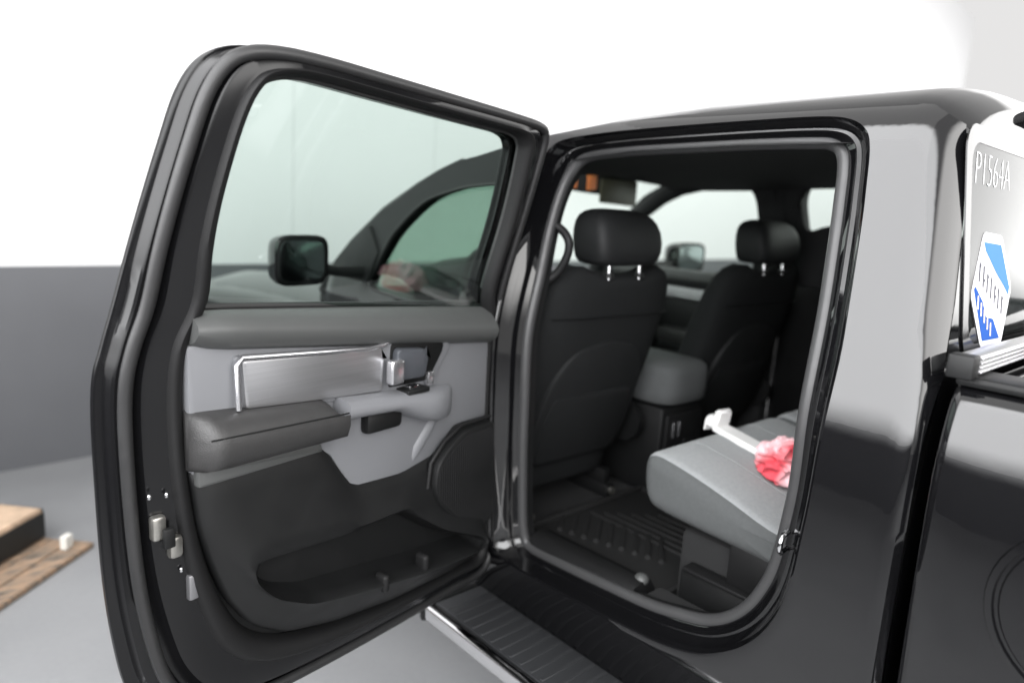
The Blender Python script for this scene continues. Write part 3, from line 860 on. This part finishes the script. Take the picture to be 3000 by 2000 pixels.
for z in (.80, 1.28):
    box('hinge', (.01, .02, z - .05), (.07, .062, z + .05), 'paint_jamb', door, bev=.008)
box('check_strap', (.03, -.01, .98), (.055, .08, 1.02), 'amber_steel', door, bev=.004)

# ------------------------------------------------------------------ front door, mirror, fender, hood
FDo = [(.060, .585), (.060, .9), (.060, 1.2), (.060, 1.4), (.060, 1.6), (.060, 1.765), (.22, 1.752), (.37, 1.717), (.52, 1.645), (.685, 1.540), (.84, 1.42), (.90, 1.345), (.93, 1.2), (.935, .9), (.92, .62), (.86, .585), (.5, .58)]
FDi = [(.085, 1.30), (.085, 1.315), (.083, 1.33), (.075, 1.40), (.065, 1.56), (.065, 1.662), (.19, 1.665), (.31, 1.645), (.435, 1.605), (.553, 1.505), (.598, 1.425), (.628, 1.36), (.635, 1.325), (.60, 1.31), (.5, 1.305), (.4, 1.302), (.25, 1.30)]
fo = [(p.x, p.y) for p in catmull([(a, b_, 0) for a, b_ in FDo], 4)]
fi = [(p.x, p.y) for p in catmull([(a, b_, 0) for a, b_ in FDi], 4)]
fro = loft('front_door', [[(xb(mix2(p, q, t)[1]) + o, *mix2(p, q, t)) for p, q in zip(fo, fi)] for t, o in
      ((0, .06), (0, .004), (.02, 0), (.2, 0), (.4, 0), (.6, 0), (.8, 0), (.97, 0), (1.0, .006), (1.0, .03), (.9, .06))], 'paint', truck, angle=40, mats=['paint', 'frame_black'])
for p in fro.data.polygons:
    if p.center.z > 1.345: p.material_index = 1
bm = bmesh.new()
gp = inset2(fi, -.008)
bm.faces.new([bm.verts.new((xb(z) + .018, y, z)) for y, z in gp])
finish('window_glass', bm, 'front_glass', fro, smooth=False)
tube('window_seal', [(xb(z) + .004, y, z) for y, z in fi], .006, 'rubber', fro, closed=True, segs=6)
plate('mirror_sail', roundpoly([(.63, 1.33), (.60, 1.43), (.70, 1.52), (.86, 1.39), (.88, 1.33)], .01), .006, -.012, 'black_plastic', fro, bev=.003, xf=xs)

def mirror(sx, y0, name, label):
    """sx maps outboard distance to x; the whole head is toed in towards the driver"""
    toe = math.tan(RAD(13)); xc = sx(.245); sg_ = 1 if sx(1) < sx(0) else -1
    ty = lambda a: (a - xc) * toe * sg_
    rings = []
    for d, s in ((0.0, .93), (.004, 1.0), (.03, 1.0), (.07, .93), (.10, .78), (.12, .5)):
        rings.append([(sx(.245 + u * s), y0 + d + ty(sx(.245 + u * s)), 1.405 + v * s) for u, v in superell(.200, .158, 80, 4.5)])
    mo = loft(name, rings, 'paint', truck, cap1=True, angle=40)
    mo['label'] = label
    plate('mirror_bezel', [(sx(.245 + u), 1.405 + v) for u, v in superell(.186, .147, 80, 4.5)], y0 + .012, y0 + .002, 'black_plastic', mo, bev=.004, to3=lambda a, z, y: (a, y + ty(a), z))
    plate('mirror_glass', [(sx(.245 + u), 1.405 + v) for u, v in superell(.165, .128, 80, 4.5)], y0 + .004, y0 - .0005, 'mirror_face', mo, bev=.002, to3=lambda a, z, y: (a, y + ty(a), z))
    tube('mirror_arm', [(sx(.16), y0 + .05, 1.375), (sx(.10), y0 + .055, 1.365), (sx(.0), y0 + .06, 1.360)], .030, 'black_plastic', mo, segs=10, radii=[.018, .018, .022])
    return mo
mirror(lambda d: -d + .002, .615, 'side_mirror', 'black side mirror seen through the open door glass')
mirror(lambda d: 2 * CX + d - .05, .74, 'side_mirror', 'side mirror beyond the passenger window')

# fender and hood
fend = [(.60, .02), (.8, .002), (1.0, -.008), (1.08, -.004), (1.13, .012), (1.155, .045), (1.165, .10)]
loft('front_fender', [[(x + .09 * max(0, (y - 2.3) / .5) ** 2, y, z - .10 * max(0, (y - 1.0) / 1.8) ** 2) for z, x in fend] for y in (.94, 1.2, 1.5, 1.8, 2.1, 2.4, 2.6, 2.78)], 'paint', truck, closed=False, angle=50)
loft('front_fender', [[(2 * CX - x - .09 * max(0, (y - 2.3) / .5) ** 2, y, z - .10 * max(0, (y - 1.0) / 1.8) ** 2) for z, x in fend] for y in (.94, 1.2, 1.5, 1.8, 2.1, 2.4, 2.6, 2.78)], 'paint', truck, closed=False, angle=50)
hood_x = [.10, .14, .22, .30, .36, .5, .7, CX]
hood_z = [1.165, 1.185, 1.205, 1.225, 1.232, 1.232, 1.236, 1.24]
hr = []
for y in (.98, 1.1, 1.4, 1.7, 2.0, 2.3, 2.55, 2.72, 2.80):
    dz = -.10 * max(0, (y - 1.0) / 1.8) ** 2 - (.10 if y > 2.75 else (.02 if y > 2.7 else 0))
    row = [(x, y, z + dz) for x, z in zip(hood_x, hood_z)] + [(2 * CX - x, y, z + dz) for x, z in zip(hood_x[-2::-1], hood_z[-2::-1])]
    hr.append(row)
loft('hood', hr, 'paint', truck, closed=False, angle=50)
box('grille', (.12, 2.79, .62), (2 * CX - .12, 2.84, 1.06), 'black_plastic', truck, bev=.02)
box('bumper', (.03, 2.80, .42), (2 * CX - .03, 2.93, .62), 'paint', truck, bev=.04)
box('cowl', (.12, .86, 1.17), (2 * CX - .12, 1.22, 1.235), 'black_plastic', truck, bev=.01)

# A pillars, roof rails, windshield
AL = [(.33, 1.735), (.42, 1.705), (.52, 1.662), (.685, 1.576), (.84, 1.455), (.95, 1.345), (1.0, 1.27)]
AR = [(.46, 1.80), (.58, 1.775), (.70, 1.725), (.84, 1.64), (.97, 1.54), (1.10, 1.42), (1.18, 1.30)]
def apx(z): return xb(min(z, 1.80)) + .03
tube('windshield_pillar', [(apx(z) + .02, y, z - .02) for y, z in AL], .036, 'frame_black', truck, segs=10)
tube('windshield_pillar', [(2 * CX - apx(z) - .045, y, z - .02) for y, z in AR], .042, 'headliner', truck, segs=10)
wr = []
for (yl, zl), (yr_, zr) in zip(catmull([(a, b_, 0) for a, b_ in AL], 3, False) and [(p.x, p.y) for p in catmull([(a, b_, 0) for a, b_ in AL], 3, False)],
                               [(p.x, p.y) for p in catmull([(a, b_, 0) for a, b_ in AR], 3, False)]):
    row = []
    for k in range(11):
        t = k / 10; bul = 4 * t * (1 - t)
        row.append((apx(zl) + (2 * CX - apx(zr) - apx(zl)) * t, yl + (yr_ - yl) * t + .10 * bul, zl + (zr - zl) * t + .035 * bul))
    wr.append(row)
loft('windshield', wr, 'clear_green', truck, closed=False, angle=80)

# ------------------------------------------------------------------ right side of the cab (seen from inside)
def rx(z): return 2 * CX - xb(z)
# right door inner faces: window outlines measured on the passenger side
def rdoor(name, outer, win, label, depth=.085):
    o = [(p[0], p[1]) for p in resample(roundpoly(outer, .02), 88)]
    w = resample(roundpoly(win, .05), 88)
    o = [Vector(p) for p in o]; w = align(o, w)
    rings = []
    for t, off in ((0, .0), (0, .05), (.03, depth), (.5, depth), (.9, depth - .004), (1.0, depth - .012), (1.0, .03), (.95, .0)):
        rings.append([(rx(mix2(a, b_, t)[1]) - off, *mix2(a, b_, t)) for a, b_ in zip(o, w)])
    d = loft(name, rings, 'headliner', truck, angle=40)
    d['label'] = label
    bm = bmesh.new()
    bm.faces.new([bm.verts.new((rx(p[1]) - .03, p[0], p[1])) for p in inset2(w, -.01)])
    finish('window_glass', bm, 'clear_green', d, smooth=False)
    return d
rf = rdoor('passenger_front_door', [(.10, .60), (.10, 1.80), (.30, 1.815), (.50, 1.80), (.66, 1.775), (.80, 1.71), (1.0, 1.56), (1.12, 1.40), (1.14, 1.2), (1.12, .62)],
           [(.205, 1.372), (.182, 1.62), (.200, 1.755), (.250, 1.795), (.44, 1.782), (.595, 1.755), (.742, 1.692), (.86, 1.60), (.98, 1.48), (1.02, 1.385), (.6, 1.358)], 'closed passenger front door seen from inside the cab')
rr = rdoor('passenger_rear_door', [(-.90, .64), (-.95, 1.1), (-.95, 1.4), (-.90, 1.72), (-.80, 1.80), (-.30, 1.822), (.06, 1.815), (.06, .60)],
           [(-.80, 1.60), (-.78, 1.72), (-.70, 1.785), (-.30, 1.808), (-.045, 1.815), (-.004, 1.765), (-.030, 1.575), (-.12, 1.620), (-.40, 1.62)], 'closed passenger rear door seen from inside the cab')
box('pillar_trim', (rx(1.6) - .11, .045, .62), (rx(1.6) - .03, .175, 1.80), 'headliner', truck, bev=.02)
# passenger door details visible between the seats
xin = 2 * CX - .088
box('belt_ledge', (xin - .035, .24, 1.305), (xin + .03, 1.02, 1.362), 'belt_plastic', rf, bev=.016, segs=3)
box('trim_insert', (xin - .022, .36, 1.218), (xin + .01, .72, 1.274), 'brushed_silver', rf, bev=.006)
for i in range(3): box('insert_rib', (xin - .027, .37, 1.226 + .018 * i), (xin - .02, .71, 1.234 + .018 * i), 'satin_silver', rf, bev=.002)
box('upper_panel', (xin - .012, .22, .98), (xin + .02, 1.0, 1.215), 'dark_trim', rf, bev=.008)
box('armrest', (xin - .085, .25, 1.00), (xin, .66, 1.075), 'armrest_vinyl', rf, bev=.02)
box('light_panel', (xin - .020, .50, .915), (xin - .008, .68, 1.045), 'grey_plastic', rf, bev=.006)
box('lower_panel', (xin - .03, .22, .62), (xin + .02, 1.0, .98), 'black_plastic', rf, bev=.01)
box('lower_panel', (xin - .03, -.88, .66), (xin + .02, .03, 1.36), 'black_plastic', rr, bev=.01)

# ------------------------------------------------------------------ interior
box('cab_floor', (.10, -1.06, .56), (2 * CX - .10, 1.2, .612), 'carpet', truck, bev=.004)
box('bulkhead', (.10, 1.05, .56), (2 * CX - .10, 1.12, 1.2), 'carpet', truck, bev=.004)
box('rear_bulkhead_trim', (.14, -1.06, .6), (2 * CX - .14, -1.035, 1.40), 'carpet', truck, bev=.004)
# rear floor rubber mat
fm = box('floor_mat', (.215, -.50, .613), (.80, .02, .624), 'mat_rubber', truck, bev=.004)
for i in range(9):
    c0 = Vector((.300 + .012 * i, .005 - .040 * i, .627)); dr = Vector((-.82, -.57, 0)) if False else Vector((.80, .60, 0))
    L_ = .15
    bm = bmesh.new(); bmesh.ops.create_cube(bm, size=1)
    for v in bm.verts: v.co = Vector((v.co.x * L_, v.co.y * .016, v.co.z * .016))
    bmesh.ops.bevel(bm, geom=list(bm.edges), offset=.004, segments=2, affect='EDGES')
    rm = Matrix.Rotation(math.atan2(dr.y, dr.x), 3, 'Z')
    for v in bm.verts: v.co = rm @ v.co + c0 + dr * L_ / 2 - Vector((0, .06, 0))
    finish('mat_rib', bm, 'mat_rubber', fm)
for i in range(7):
    box('mat_rib', (.48 + .035 * i, -.46, .622), (.494 + .035 * i, -.02 - .03 * i, .632), 'mat_rubber', fm, bev=.004)
for lo, hi in (((.215, -.50, .622), (.80, -.485, .640)), ((.215, .005, .622), (.80, .02, .640)), ((.215, -.484, .622), (.230, .004, .640)), ((.785, -.484, .622), (.80, .004, .640))):
    box('mat_rim', lo, hi, 'mat_rubber', fm, bev=.005)
# sill scuff plate
sp_ = loft('sill_plate', [[(.105, y, .664 + s), (.125, y, .682 + s), (.160, y, .688 + s), (.195, y, .680 + s), (.212, y, .655 + s), (.215, y, .61)] for y, s in ((-.11, .0), (-.20, .002), (-.35, .006), (-.47, .010), (-.485, .006), (-.49, -.03))],
           'dark_trim', truck, closed=False, angle=50)
bm = bmesh.new(); bmesh.ops.create_uvsphere(bm, u_segments=14, v_segments=8, radius=.020)
for v in bm.verts: v.co = Vector((v.co.x + .172, v.co.y * 1.0 - .470, v.co.z * .8 + .692))
finish('sill_clip', bm, 'belt_plastic', sp_)
box('sill_carpet', (.12, -.86, .61), (.23, -.49, .665), 'carpet', truck, bev=.01)
# striker on the rear jamb
stx = tube('door_striker', [(.060, -.880, .985), (.030, -.884, .985), (.022, -.885, .993), (.022, -.885, 1.012), (.030, -.884, 1.02), (.060, -.880, 1.02)], .0055, 'chrome', truck, segs=8)

# B pillar inner trim and grab handle (left)
bpil = loft('pillar_trim', [[(xb(z) + .100, -.062, z), (xb(z) + .108, -.045, z), (xb(z) + .110, .0, z), (xb(z) + .100, .07, z), (xb(z) + .085, .085, z), (xb(z) + .07, -.05, z)] for z in (.64, .9, 1.1, 1.3, 1.45, 1.6, 1.72, 1.79)], 'black_plastic', truck, angle=50)
bpil['label'] = 'black trim on the middle door pillar with grab handle'
hp = catmull([(.130, -.030, 1.580), (.172, -.072, 1.565), (.182, -.108, 1.530), (.182, -.104, 1.480), (.165, -.072, 1.425), (.105, -.030, 1.395)], 6, closed=False)
tube('grab_handle', hp, .012, 'dark_trim', bpil, segs=10)
# front seat belt hanging on the pillar
box('belt_guide', (.175, .02, 1.52), (.20, .07, 1.60), 'black_plastic', bpil, bev=.008)

def seat(cx, name, label, lean=.30):
    root = empty(name, truck, (cx, 0, 0)); root['label'] = label
    w0 = .575
    def yb(z): return -.035 + (1.44 - z) * lean     # centre line of the backrest
    secs = []
    for z, w, d, e in ((.74, .50, .13, 3), (.78, .53, .155, 3.4), (.88, .555, .165, 3.6), (1.0, .575, .17, 3.6), (1.12, .585, .17, 3.6), (1.25, .585, .165, 3.6), (1.34, .575, .155, 3.4), (1.40, .545, .140, 3.2), (1.435, .49, .12, 3), (1.455, .40, .09, 2.6), (1.462, .25, .05, 2.2)):
        secs.append([(a, yb(z) + b_, z - (.034 * max(0, 1 - (abs(a) / .17) ** 4) * min(1, (z - 1.36) / .09) if z > 1.36 else 0)) for a, b_ in superell(w, d, 72, e)])
    loft('backrest', secs, 'seat_fabric', root, cap0=True, cap1=True, angle=70)
    # hard back shell with arched panel
    arch = roundpoly([(-.215, .80), (-.235, .95), (-.215, 1.10), (-.15, 1.195), (0, 1.225), (.15, 1.195), (.215, 1.10), (.235, .95), (.215, .80)], .05)
    plate('seatback_panel', arch, -.060, -.094, 'seat_back_vinyl', root, bev=.014, to3=lambda a, z, x: (a, yb(z) + x, z))
    plate('map_pocket', roundpoly([(-.19, .80), (-.205, .95), (-.185, 1.045), (.185, 1.045), (.205, .95), (.19, .80)], .03), -.090, -.100, 'seat_fabric', root, bev=.008, to3=lambda a, z, x: (a, yb(z) + x, z))
    for zz in (1.30,):
        tube('seam', [(-.27, yb(zz) - .062, zz), (-.2, yb(zz) - .082, zz), (0, yb(zz) - .085, zz), (.2, yb(zz) - .082, zz), (.27, yb(zz) - .062, zz)], .0022, 'black_plastic', root, segs=5)
    # headrest
    hs = []
    for z, w, d, e, dy in ((1.456, .17, .07, 4, .0), (1.458, .225, .105, 4.5, .0), (1.464, .256, .128, 5, .0), (1.476, .276, .142, 5.2, -.001), (1.50, .290, .150, 5.4, -.002),
                           (1.53, .296, .152, 5.4, .001), (1.56, .292, .148, 5.2, .006), (1.585, .276, .138, 5, .012), (1.602, .254, .122, 4.6, .017), (1.614, .222, .098, 4, .021), (1.621, .175, .068, 3.4, .024), (1.624, .10, .035, 3, .025)):
        hs.append([(a, -.050 + dy + b_, z) for a, b_ in superell(w, d, 88, e)])
    hr_ = loft('headrest', hs, 'seat_back_vinyl', root, cap0=True, cap1=True, angle=70)
    for sx in (-.072, .072):
        tube('headrest_post', [(sx, -.085, 1.390), (sx, -.082, 1.50)], .0065, 'chrome', root, segs=10)
        bm = bmesh.new(); bmesh.ops.create_cone(bm, cap_ends=True, segments=14, radius1=.016, radius2=.013, depth=.014)
        for v in bm.verts: v.co += Vector((sx, -.085, 1.428))
        finish('post_guide', bm, 'black_plastic', root)
    # cushion, recliner cover, base
    cs = []
    for z, k in ((.70, .94), (.72, 1.0), (.80, 1.02), (.86, 1.0), (.885, .94)):
        cs.append([(a * k, .36 + b_ * k, z) for a, b_ in superell(.55, .54, 36, 4.5)])
    loft('cushion', cs, 'seat_fabric', root, cap0=True, cap1=True, angle=60)
    for sx in (-1, 1):
        plate('recliner_cover', [(a, z) for a, z in [( .085 + .085 * math.cos(RAD(q)), .885 + .075 * math.sin(RAD(q))) for q in range(0, 360, 15)]], sx * .262, sx * .292, 'black_plastic', root, bev=.01, to3=lambda y, z, x: (x, y, z))
        box('seat_rail', (sx * .20 - .02, .05, .612), (sx * .20 + .02, .62, .66), 'black_plastic', root, bev=.006)
        box('seat_leg', (sx * .20 - .018, .07, .655), (sx * .20 + .018, .56, .71), 'black_plastic', root, bev=.006)
        bm = bmesh.new(); bmesh.ops.create_cone(bm, cap_ends=True, segments=12, radius1=.014, radius2=.012, depth=.02)
        for v in bm.verts: v.co = Vector((v.co.x + sx * .20, v.co.z + .045, v.co.y + .640))
        finish('rail_bolt', bm, 'latch_steel', root)
    return root
seat(.465, 'driver_seat', 'black front seat nearer the open door')
seat(1.375, 'passenger_seat', 'black front seat on the far side of the cab')

# rear bench: cushion slopes back, lighter grey top
bench = empty('rear_bench', truck); bench['label'] = 'grey cloth rear bench seat'
def cushion(x0, x1, name):
    prof_ = [(-.392, .905), (-.386, .955), (-.392, .985), (-.410, 1.000), (-.45, 1.002), (-.55, .982), (-.65, .955), (-.75, .925), (-.86, .91), (-.88, .90), (-.88, .80), (-.80, .825), (-.70, .835), (-.55, .842), (-.44, .850), (-.405, .872)]
    pr = [(p.x, p.y) for p in catmull([(a, b_, 0) for a, b_ in prof_], 3)]
    cy = sum(p[0] for p in pr) / len(pr); cz = sum(p[1] for p in pr) / len(pr)
    rings = []; R_ = .038
    ends = [(R_ * (1 - math.cos(RAD(q))), R_ * (1 - math.sin(RAD(q)))) for q in (0, 18, 36, 54, 72, 90)]
    xl = [(x0 + dx, ins_) for dx, ins_ in ends] + [((x0 + x1) / 2, .0)] + [(x1 - dx, ins_) for dx, ins_ in reversed(ends)]
    for x, ins_ in xl:
        pp_ = inset2(pr, ins_) if ins_ > 0 else [Vector(p) for p in pr]
        rings.append([(x, p[0], p[1]) for p in pp_])
    def shrink(r, k, dx): return [(p[0] + dx, cy + (p[1] - cy) * k, cz + (p[2] - cz) * k) for p in r]
    rings = [shrink(rings[0], .03, -.0016), shrink(rings[0], .6, -.001)] + rings + [shrink(rings[-1], .6, .001), shrink(rings[-1], .03, .0016)]
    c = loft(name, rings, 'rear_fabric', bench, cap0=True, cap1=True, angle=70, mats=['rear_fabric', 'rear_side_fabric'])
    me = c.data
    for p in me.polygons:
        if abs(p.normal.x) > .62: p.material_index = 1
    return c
cushion(.235, .905, 'cushion'); cushion(.912, 1.60, 'cushion')
# stitched seam panels on the cushion top
for x in (.42, .72, 1.10, 1.40):
    tube('seam', [(x, -.398, .990), (x, -.415, 1.0035), (x, -.45, 1.0055), (x, -.55, .9865), (x, -.65, .9595), (x, -.75, .9295), (x, -.85, .914)], .0016, 'rear_fabric', bench, segs=5)
bb = []
for z, y, d in ((.90, -.82, .12), (.95, -.84, .15), (1.1, -.88, .15), (1.3, -.94, .13), (1.40, -.97, .10), (1.43, -.98, .06)):
    bb.append([(CX + a, y + b_, z) for a, b_ in superell(1.34, d, 48, 7)])
loft('backrest', bb, 'seat_fabric', bench, cap0=True, cap1=True, angle=70)
for cx in (.50, 1.34):
    hs = [[(cx + a, -.955 + b_, z) for a, b_ in superell(w, d, 24, 3)] for z, w, d in ((1.44, .20, .07), (1.46, .25, .10), (1.53, .25, .10), (1.57, .2, .07))]
    loft('headrest', hs, 'seat_fabric', bench, cap0=True, cap1=True, angle=70)
# storage box, brackets and fold bar under the cushion
box('seat_base', (.28, -.86, .60), (1.56, -.50, .82), 'carpet', bench, bev=.02)
box('base_flap', (.235, -.80, .615), (.275, -.54, .735), 'black_plastic', bench, bev=.008)
box('flap_edge', (.225, -.79, .735), (.272, -.55, .747), 'dark_trim', bench, bev=.004)
box('side_bracket', (.245, -.80, .745), (.262, -.66, .850), 'dark_trim', bench, bev=.01)
# centre console / folding middle seat
con = empty('center_console', truck); con['label'] = 'black centre console with padded grey lid between front seats'
box('body', (.800, -.045, .62), (1.050, .55, .945), 'black_plastic', con, bev=.015)
box('rear_panel', (.815, -.060, .66), (1.035, -.044, .92), 'dark_trim', con, bev=.006)
for x in (.845, .880): box('vent_slat', (x, -.066, .835), (x + .006, -.058, .89), 'satin_silver', con, bev=.001)
box('storage_bin', (.92, -.066, .70), (1.02, -.059, .82), 'black_plastic', con, bev=.003)
ls = []
for z, k in ((.955, .93), (.965, .985), (1.0, 1.0), (1.06, 1.0), (1.085, .97), (1.097, .88)):
    ls.append([(.925 + a * k, .105 + b_ * k, z) for a, b_ in superell(.285, .36, 72, 4.2)])
loft('padded_lid', ls, 'rear_side_fabric', con, cap0=True, cap1=True, angle=70)

# dashboard, steering wheel
def skew(x): return .12 * (x - .4)
db = []
for x in (.14, .3, .5, .75, CX, 1.15, 1.4, 1.68):
    s = skew(x); dz_ = lerp_tab([(.3, .075), (.8, .055), (1.2, .03)], x)
    db.append([(x, y + s, z + dz_ * max(0, min(1, (z - .9) / .3))) for y, z in ((.95, .80), (.62, .80), (.56, .92), (.54, 1.04), (.55, 1.16), (.60, 1.235), (.68, 1.262), (.82, 1.268), (1.02, 1.26))])
da = loft('dashboard', db, 'black_plastic', truck, closed=False, angle=60)
da['label'] = 'black dashboard under the windshield'
for x in (.22, .68, 1.12, 1.52): box('air_vent', (x, .530 + skew(x), 1.12), (x + .10, .552 + skew(x), 1.19), 'amber_steel', da, bev=.006)
box('centre_screen', (.80, .515 + skew(.9), 1.00), (1.03, .535 + skew(.9), 1.20), 'frit', da, bev=.006)
hoodp = [(.30 + .0 * i, 0, 0) for i in range(2)]
bm = None
ic = []
for y, s in ((.50, .9), (.53, 1.0), (.62, 1.0), (.74, .8)):
    ic.append([(.44 + .19 * s * math.cos(RAD(a)), y, 1.320 + .100 * s * math.sin(RAD(a))) for a in range(0, 181, 12)])
loft('instrument_hood', ic, 'black_plastic', da, closed=False)
swl = empty('steering_wheel', truck, (.44, .43, 1.290)); swl.rotation_euler = (RAD(68), 0, 0); swl['label'] = 'black steering wheel'
tube('rim', [(.185 * math.cos(2 * math.pi * i / 40), .185 * math.sin(2 * math.pi * i / 40), 0) for i in range(40)], .016, 'black_plastic', swl, closed=True, segs=10)
hub = [[(a, b_ - .01, z) for a, b_ in superell(w, w * .85, 24, 3)] for z, w in ((-.05, .09), (-.03, .15), (.005, .16), (.015, .13))]
loft('hub', hub, 'black_plastic', swl, cap0=True, cap1=True)
for a in (0, 180, 270):
    ca, sa = math.cos(RAD(a)), math.sin(RAD(a))
    tube('spoke', [(.06 * ca, .06 * sa, -.012), (.175 * ca, .175 * sa, 0)], .014, 'satin_silver' if a == 270 else 'black_plastic', swl, segs=8)
tube('steering_column', [(0, 0, -.02), (0, 0, -.25)], .045, 'black_plastic', swl, segs=12)

# passenger sun visor with two orange warning labels and a vanity flap, rear view mirror
sv = plate('sun_visor', roundpoly([(.915, 1.700), (.915, 1.800), (1.43, 1.800), (1.43, 1.690), (1.15, 1.690)], .018), .690, .672, 'headliner', truck, bev=.006, to3=lambda a, z, y: (a, y, z))
sv['label'] = 'folded passenger sun visor with two orange warning labels'
for x0, x1 in ((.972, 1.026), (1.090, 1.152)):
    plate('warning_label', roundpoly([(x0, 1.702), (x0, 1.772), (x1, 1.785), (x1, 1.708)], .004), .672, .6695, 'orange_label', sv, bev=.001, to3=lambda a, z, y: (a, y, z))
plate('vanity_flap', roundpoly([(1.175, 1.655), (1.175, 1.757), (1.425, 1.762), (1.425, 1.648)], .010), .671, .662, 'olive', sv, bev=.003, to3=lambda a, z, y: (a, y, z))
# wheels
def wheel(x, y, s, label):
    r = empty('wheel', truck, (x, y, .405)); r['label'] = label
    tp = [(-.13, .26), (-.14, .33), (-.125, .385), (-.10, .402), (.10, .402), (.125, .385), (.14, .33), (.13, .26)]
    rings = [[(a, rr_ * math.cos(2 * math.pi * i / 40), rr_ * math.sin(2 * math.pi * i / 40)) for a, rr_ in tp] for i in range(40)]
    rings.append(rings[0])
    loft('tyre', rings, 'tyre', r, closed=True)
    rp = [(-.12, .262), (-.115, .245), (-.06, .22), (-.03, .10), (-.05, .06), (-.055, .0)]
    rings = [[(a * s, rr_ * math.cos(2 * math.pi * i / 40), rr_ * math.sin(2 * math.pi * i / 40)) for a, rr_ in rp] for i in range(41)]
    loft('rim', rings, 'amber_steel', r, closed=False)
wheel(.18, 1.98, 1, 'front wheel under the fender'); wheel(.18, -1.75, 1, 'rear wheel under the bed')
wheel(2 * CX - .18, 1.98, -1, 'far front wheel'); wheel(2 * CX - .18, -1.75, -1, 'far rear wheel')

# ------------------------------------------------------------------ loose things
# white handled tool with bunched red cloth lying on the rear seat
tool = empty('cleaning_tool', None, (0, 0, 0))
tag(tool, 'white handled tool with a bunched red cloth lying on the rear seat', 'tool')
def zc(y): return lerp_tab([(-.88, .905), (-.75, .928), (-.65, .958), (-.55, .985), (-.45, 1.004), (-.39, 1.0)], y)
h0, h1 = Vector((.575, -.400, 1.016)), Vector((.530, -.640, .985))
d_ = (h1 - h0).normalized(); sd_ = Vector((0, 0, 1)).cross(d_).normalized(); upv = d_.cross(sd_)
def obox(name, c, l, w, h, mat, parent, bev=.004):
    rot = Matrix((d_, sd_, upv)).transposed()
    bm = bmesh.new(); bmesh.ops.create_cube(bm, size=1)
    for v in bm.verts: v.co = Vector((v.co.x * l, v.co.y * w, v.co.z * h))
    bmesh.ops.bevel(bm, geom=list(bm.edges), offset=bev, segments=3, affect='EDGES')
    for v in bm.verts: v.co = rot @ v.co + c
    return finish(name, bm, mat, parent, True, 45)
obox('handle', (h0 + h1) / 2, (h1 - h0).length, .058, .018, 'white_handle', tool)
obox('head', h0 + Vector((0, 0, .016)) - d_ * .006, .040, .064, .034, 'white_handle', tool, .006)
obox('head_rim', h0 + Vector((0, 0, .034)) + d_ * .010, .020, .058, .046, 'white_handle', tool, .006)
obox('blade', h0 + Vector((0, 0, .002)) - d_ * .026, .005, .062, .040, 'white_handle', tool, .002)
# cloth bundle: folded lumpy mesh
bm = bmesh.new(); bmesh.ops.create_icosphere(bm, subdivisions=5, radius=1)
from mathutils import noise
cc = Vector((.505, -.645, 1.0))
for v in bm.verts:
    p = v.co.copy()
    w_ = Vector((noise.noise(p * 1.3), noise.noise(p * 1.3 + Vector((7, 0, 0))), noise.noise(p * 1.3 + Vector((0, 9, 0))))) * .55
    a_ = p + w_
    rid = 1 - abs(noise.noise(Vector((a_.x * 1.6 + 2, a_.y * 1.6, a_.z * 2.6)))) * 2.6
    rid2 = 1 - abs(noise.noise(Vector((a_.x * 3.2 + 4, a_.y * 2.2, a_.z * 6)))) * 2.4
    fold = .22 * rid + .05 * rid2 - .12
    q = p * (1 + fold)
    q = Vector((q.x * .088, q.y * .070, q.z * .060))
    v.co = cc + Matrix.Rotation(RAD(35), 3, 'Z') @ q
    v.co.z = max(v.co.z, zc(v.co.y) + .004)
finish('cloth', bm, 'red_cloth', tool, True, 80)

# weathered board on the floor with a box and a white tag
ca = Vector((-.735, -.678, 0)); cb = Vector((-.678, .735, 0)); P0 = Vector((-.600, 1.915, 0))
def oriented(name, p, la, lb, z0, z1, mat, parent, bev=.004):
    """block with corner p, running la along ca and lb along cb"""
    rot = Matrix((ca, cb, Vector((0, 0, 1)))).transposed()
    bm = bmesh.new(); bmesh.ops.create_cube(bm, size=1)
    for v in bm.verts: v.co = Vector((v.co.x * la, v.co.y * lb, v.co.z * (z1 - z0)))
    bmesh.ops.bevel(bm, geom=list(bm.edges), offset=bev, segments=2, affect='EDGES')
    c = p + ca * la / 2 + cb * lb / 2 + Vector((0, 0, (z0 + z1) / 2))
    for v in bm.verts: v.co = rot @ v.co
    o = finish(name, bm, mat, parent, True, 40); o.location = c
    return o
boards = empty('wooden_boards')
tag(boards, 'weathered brown boards lying flat on the grey studio floor', 'boards')
off = 0
for k, (w, l0) in enumerate(((.10, .0), (.09, .012), (.10, .006))):
    oriented('board', P0 + cb * off + ca * l0, 1.5, w - .004, .001, .024 + .002 * (k % 2), 'weathered_wood', boards); off += w
bxo = empty('packing_box')
tag(bxo, 'low tan box with black side standing on the wooden boards', 'box')
PB = Vector((-.758, 2.066, 0)) + cb * .0
oriented('carton', PB + ca * .004 + cb * .004, .80, .28, .026, .168, 'cardboard', bxo, .006)
oriented('black_side', PB - cb * .001, .806, .004, .034, .150, 'black_tape', bxo, .0015)
oriented('black_side', PB - ca * .001 + cb * .004, .004, .276, .034, .165, 'black_tape', bxo, .0015)
tg = oriented('white_tag', P0 + ca * .055 + cb * .055, .045, .030, .026, .085, 'paper_tag', None, .003)
tag(tg, 'small white block beside the tan box on the boards', 'block')
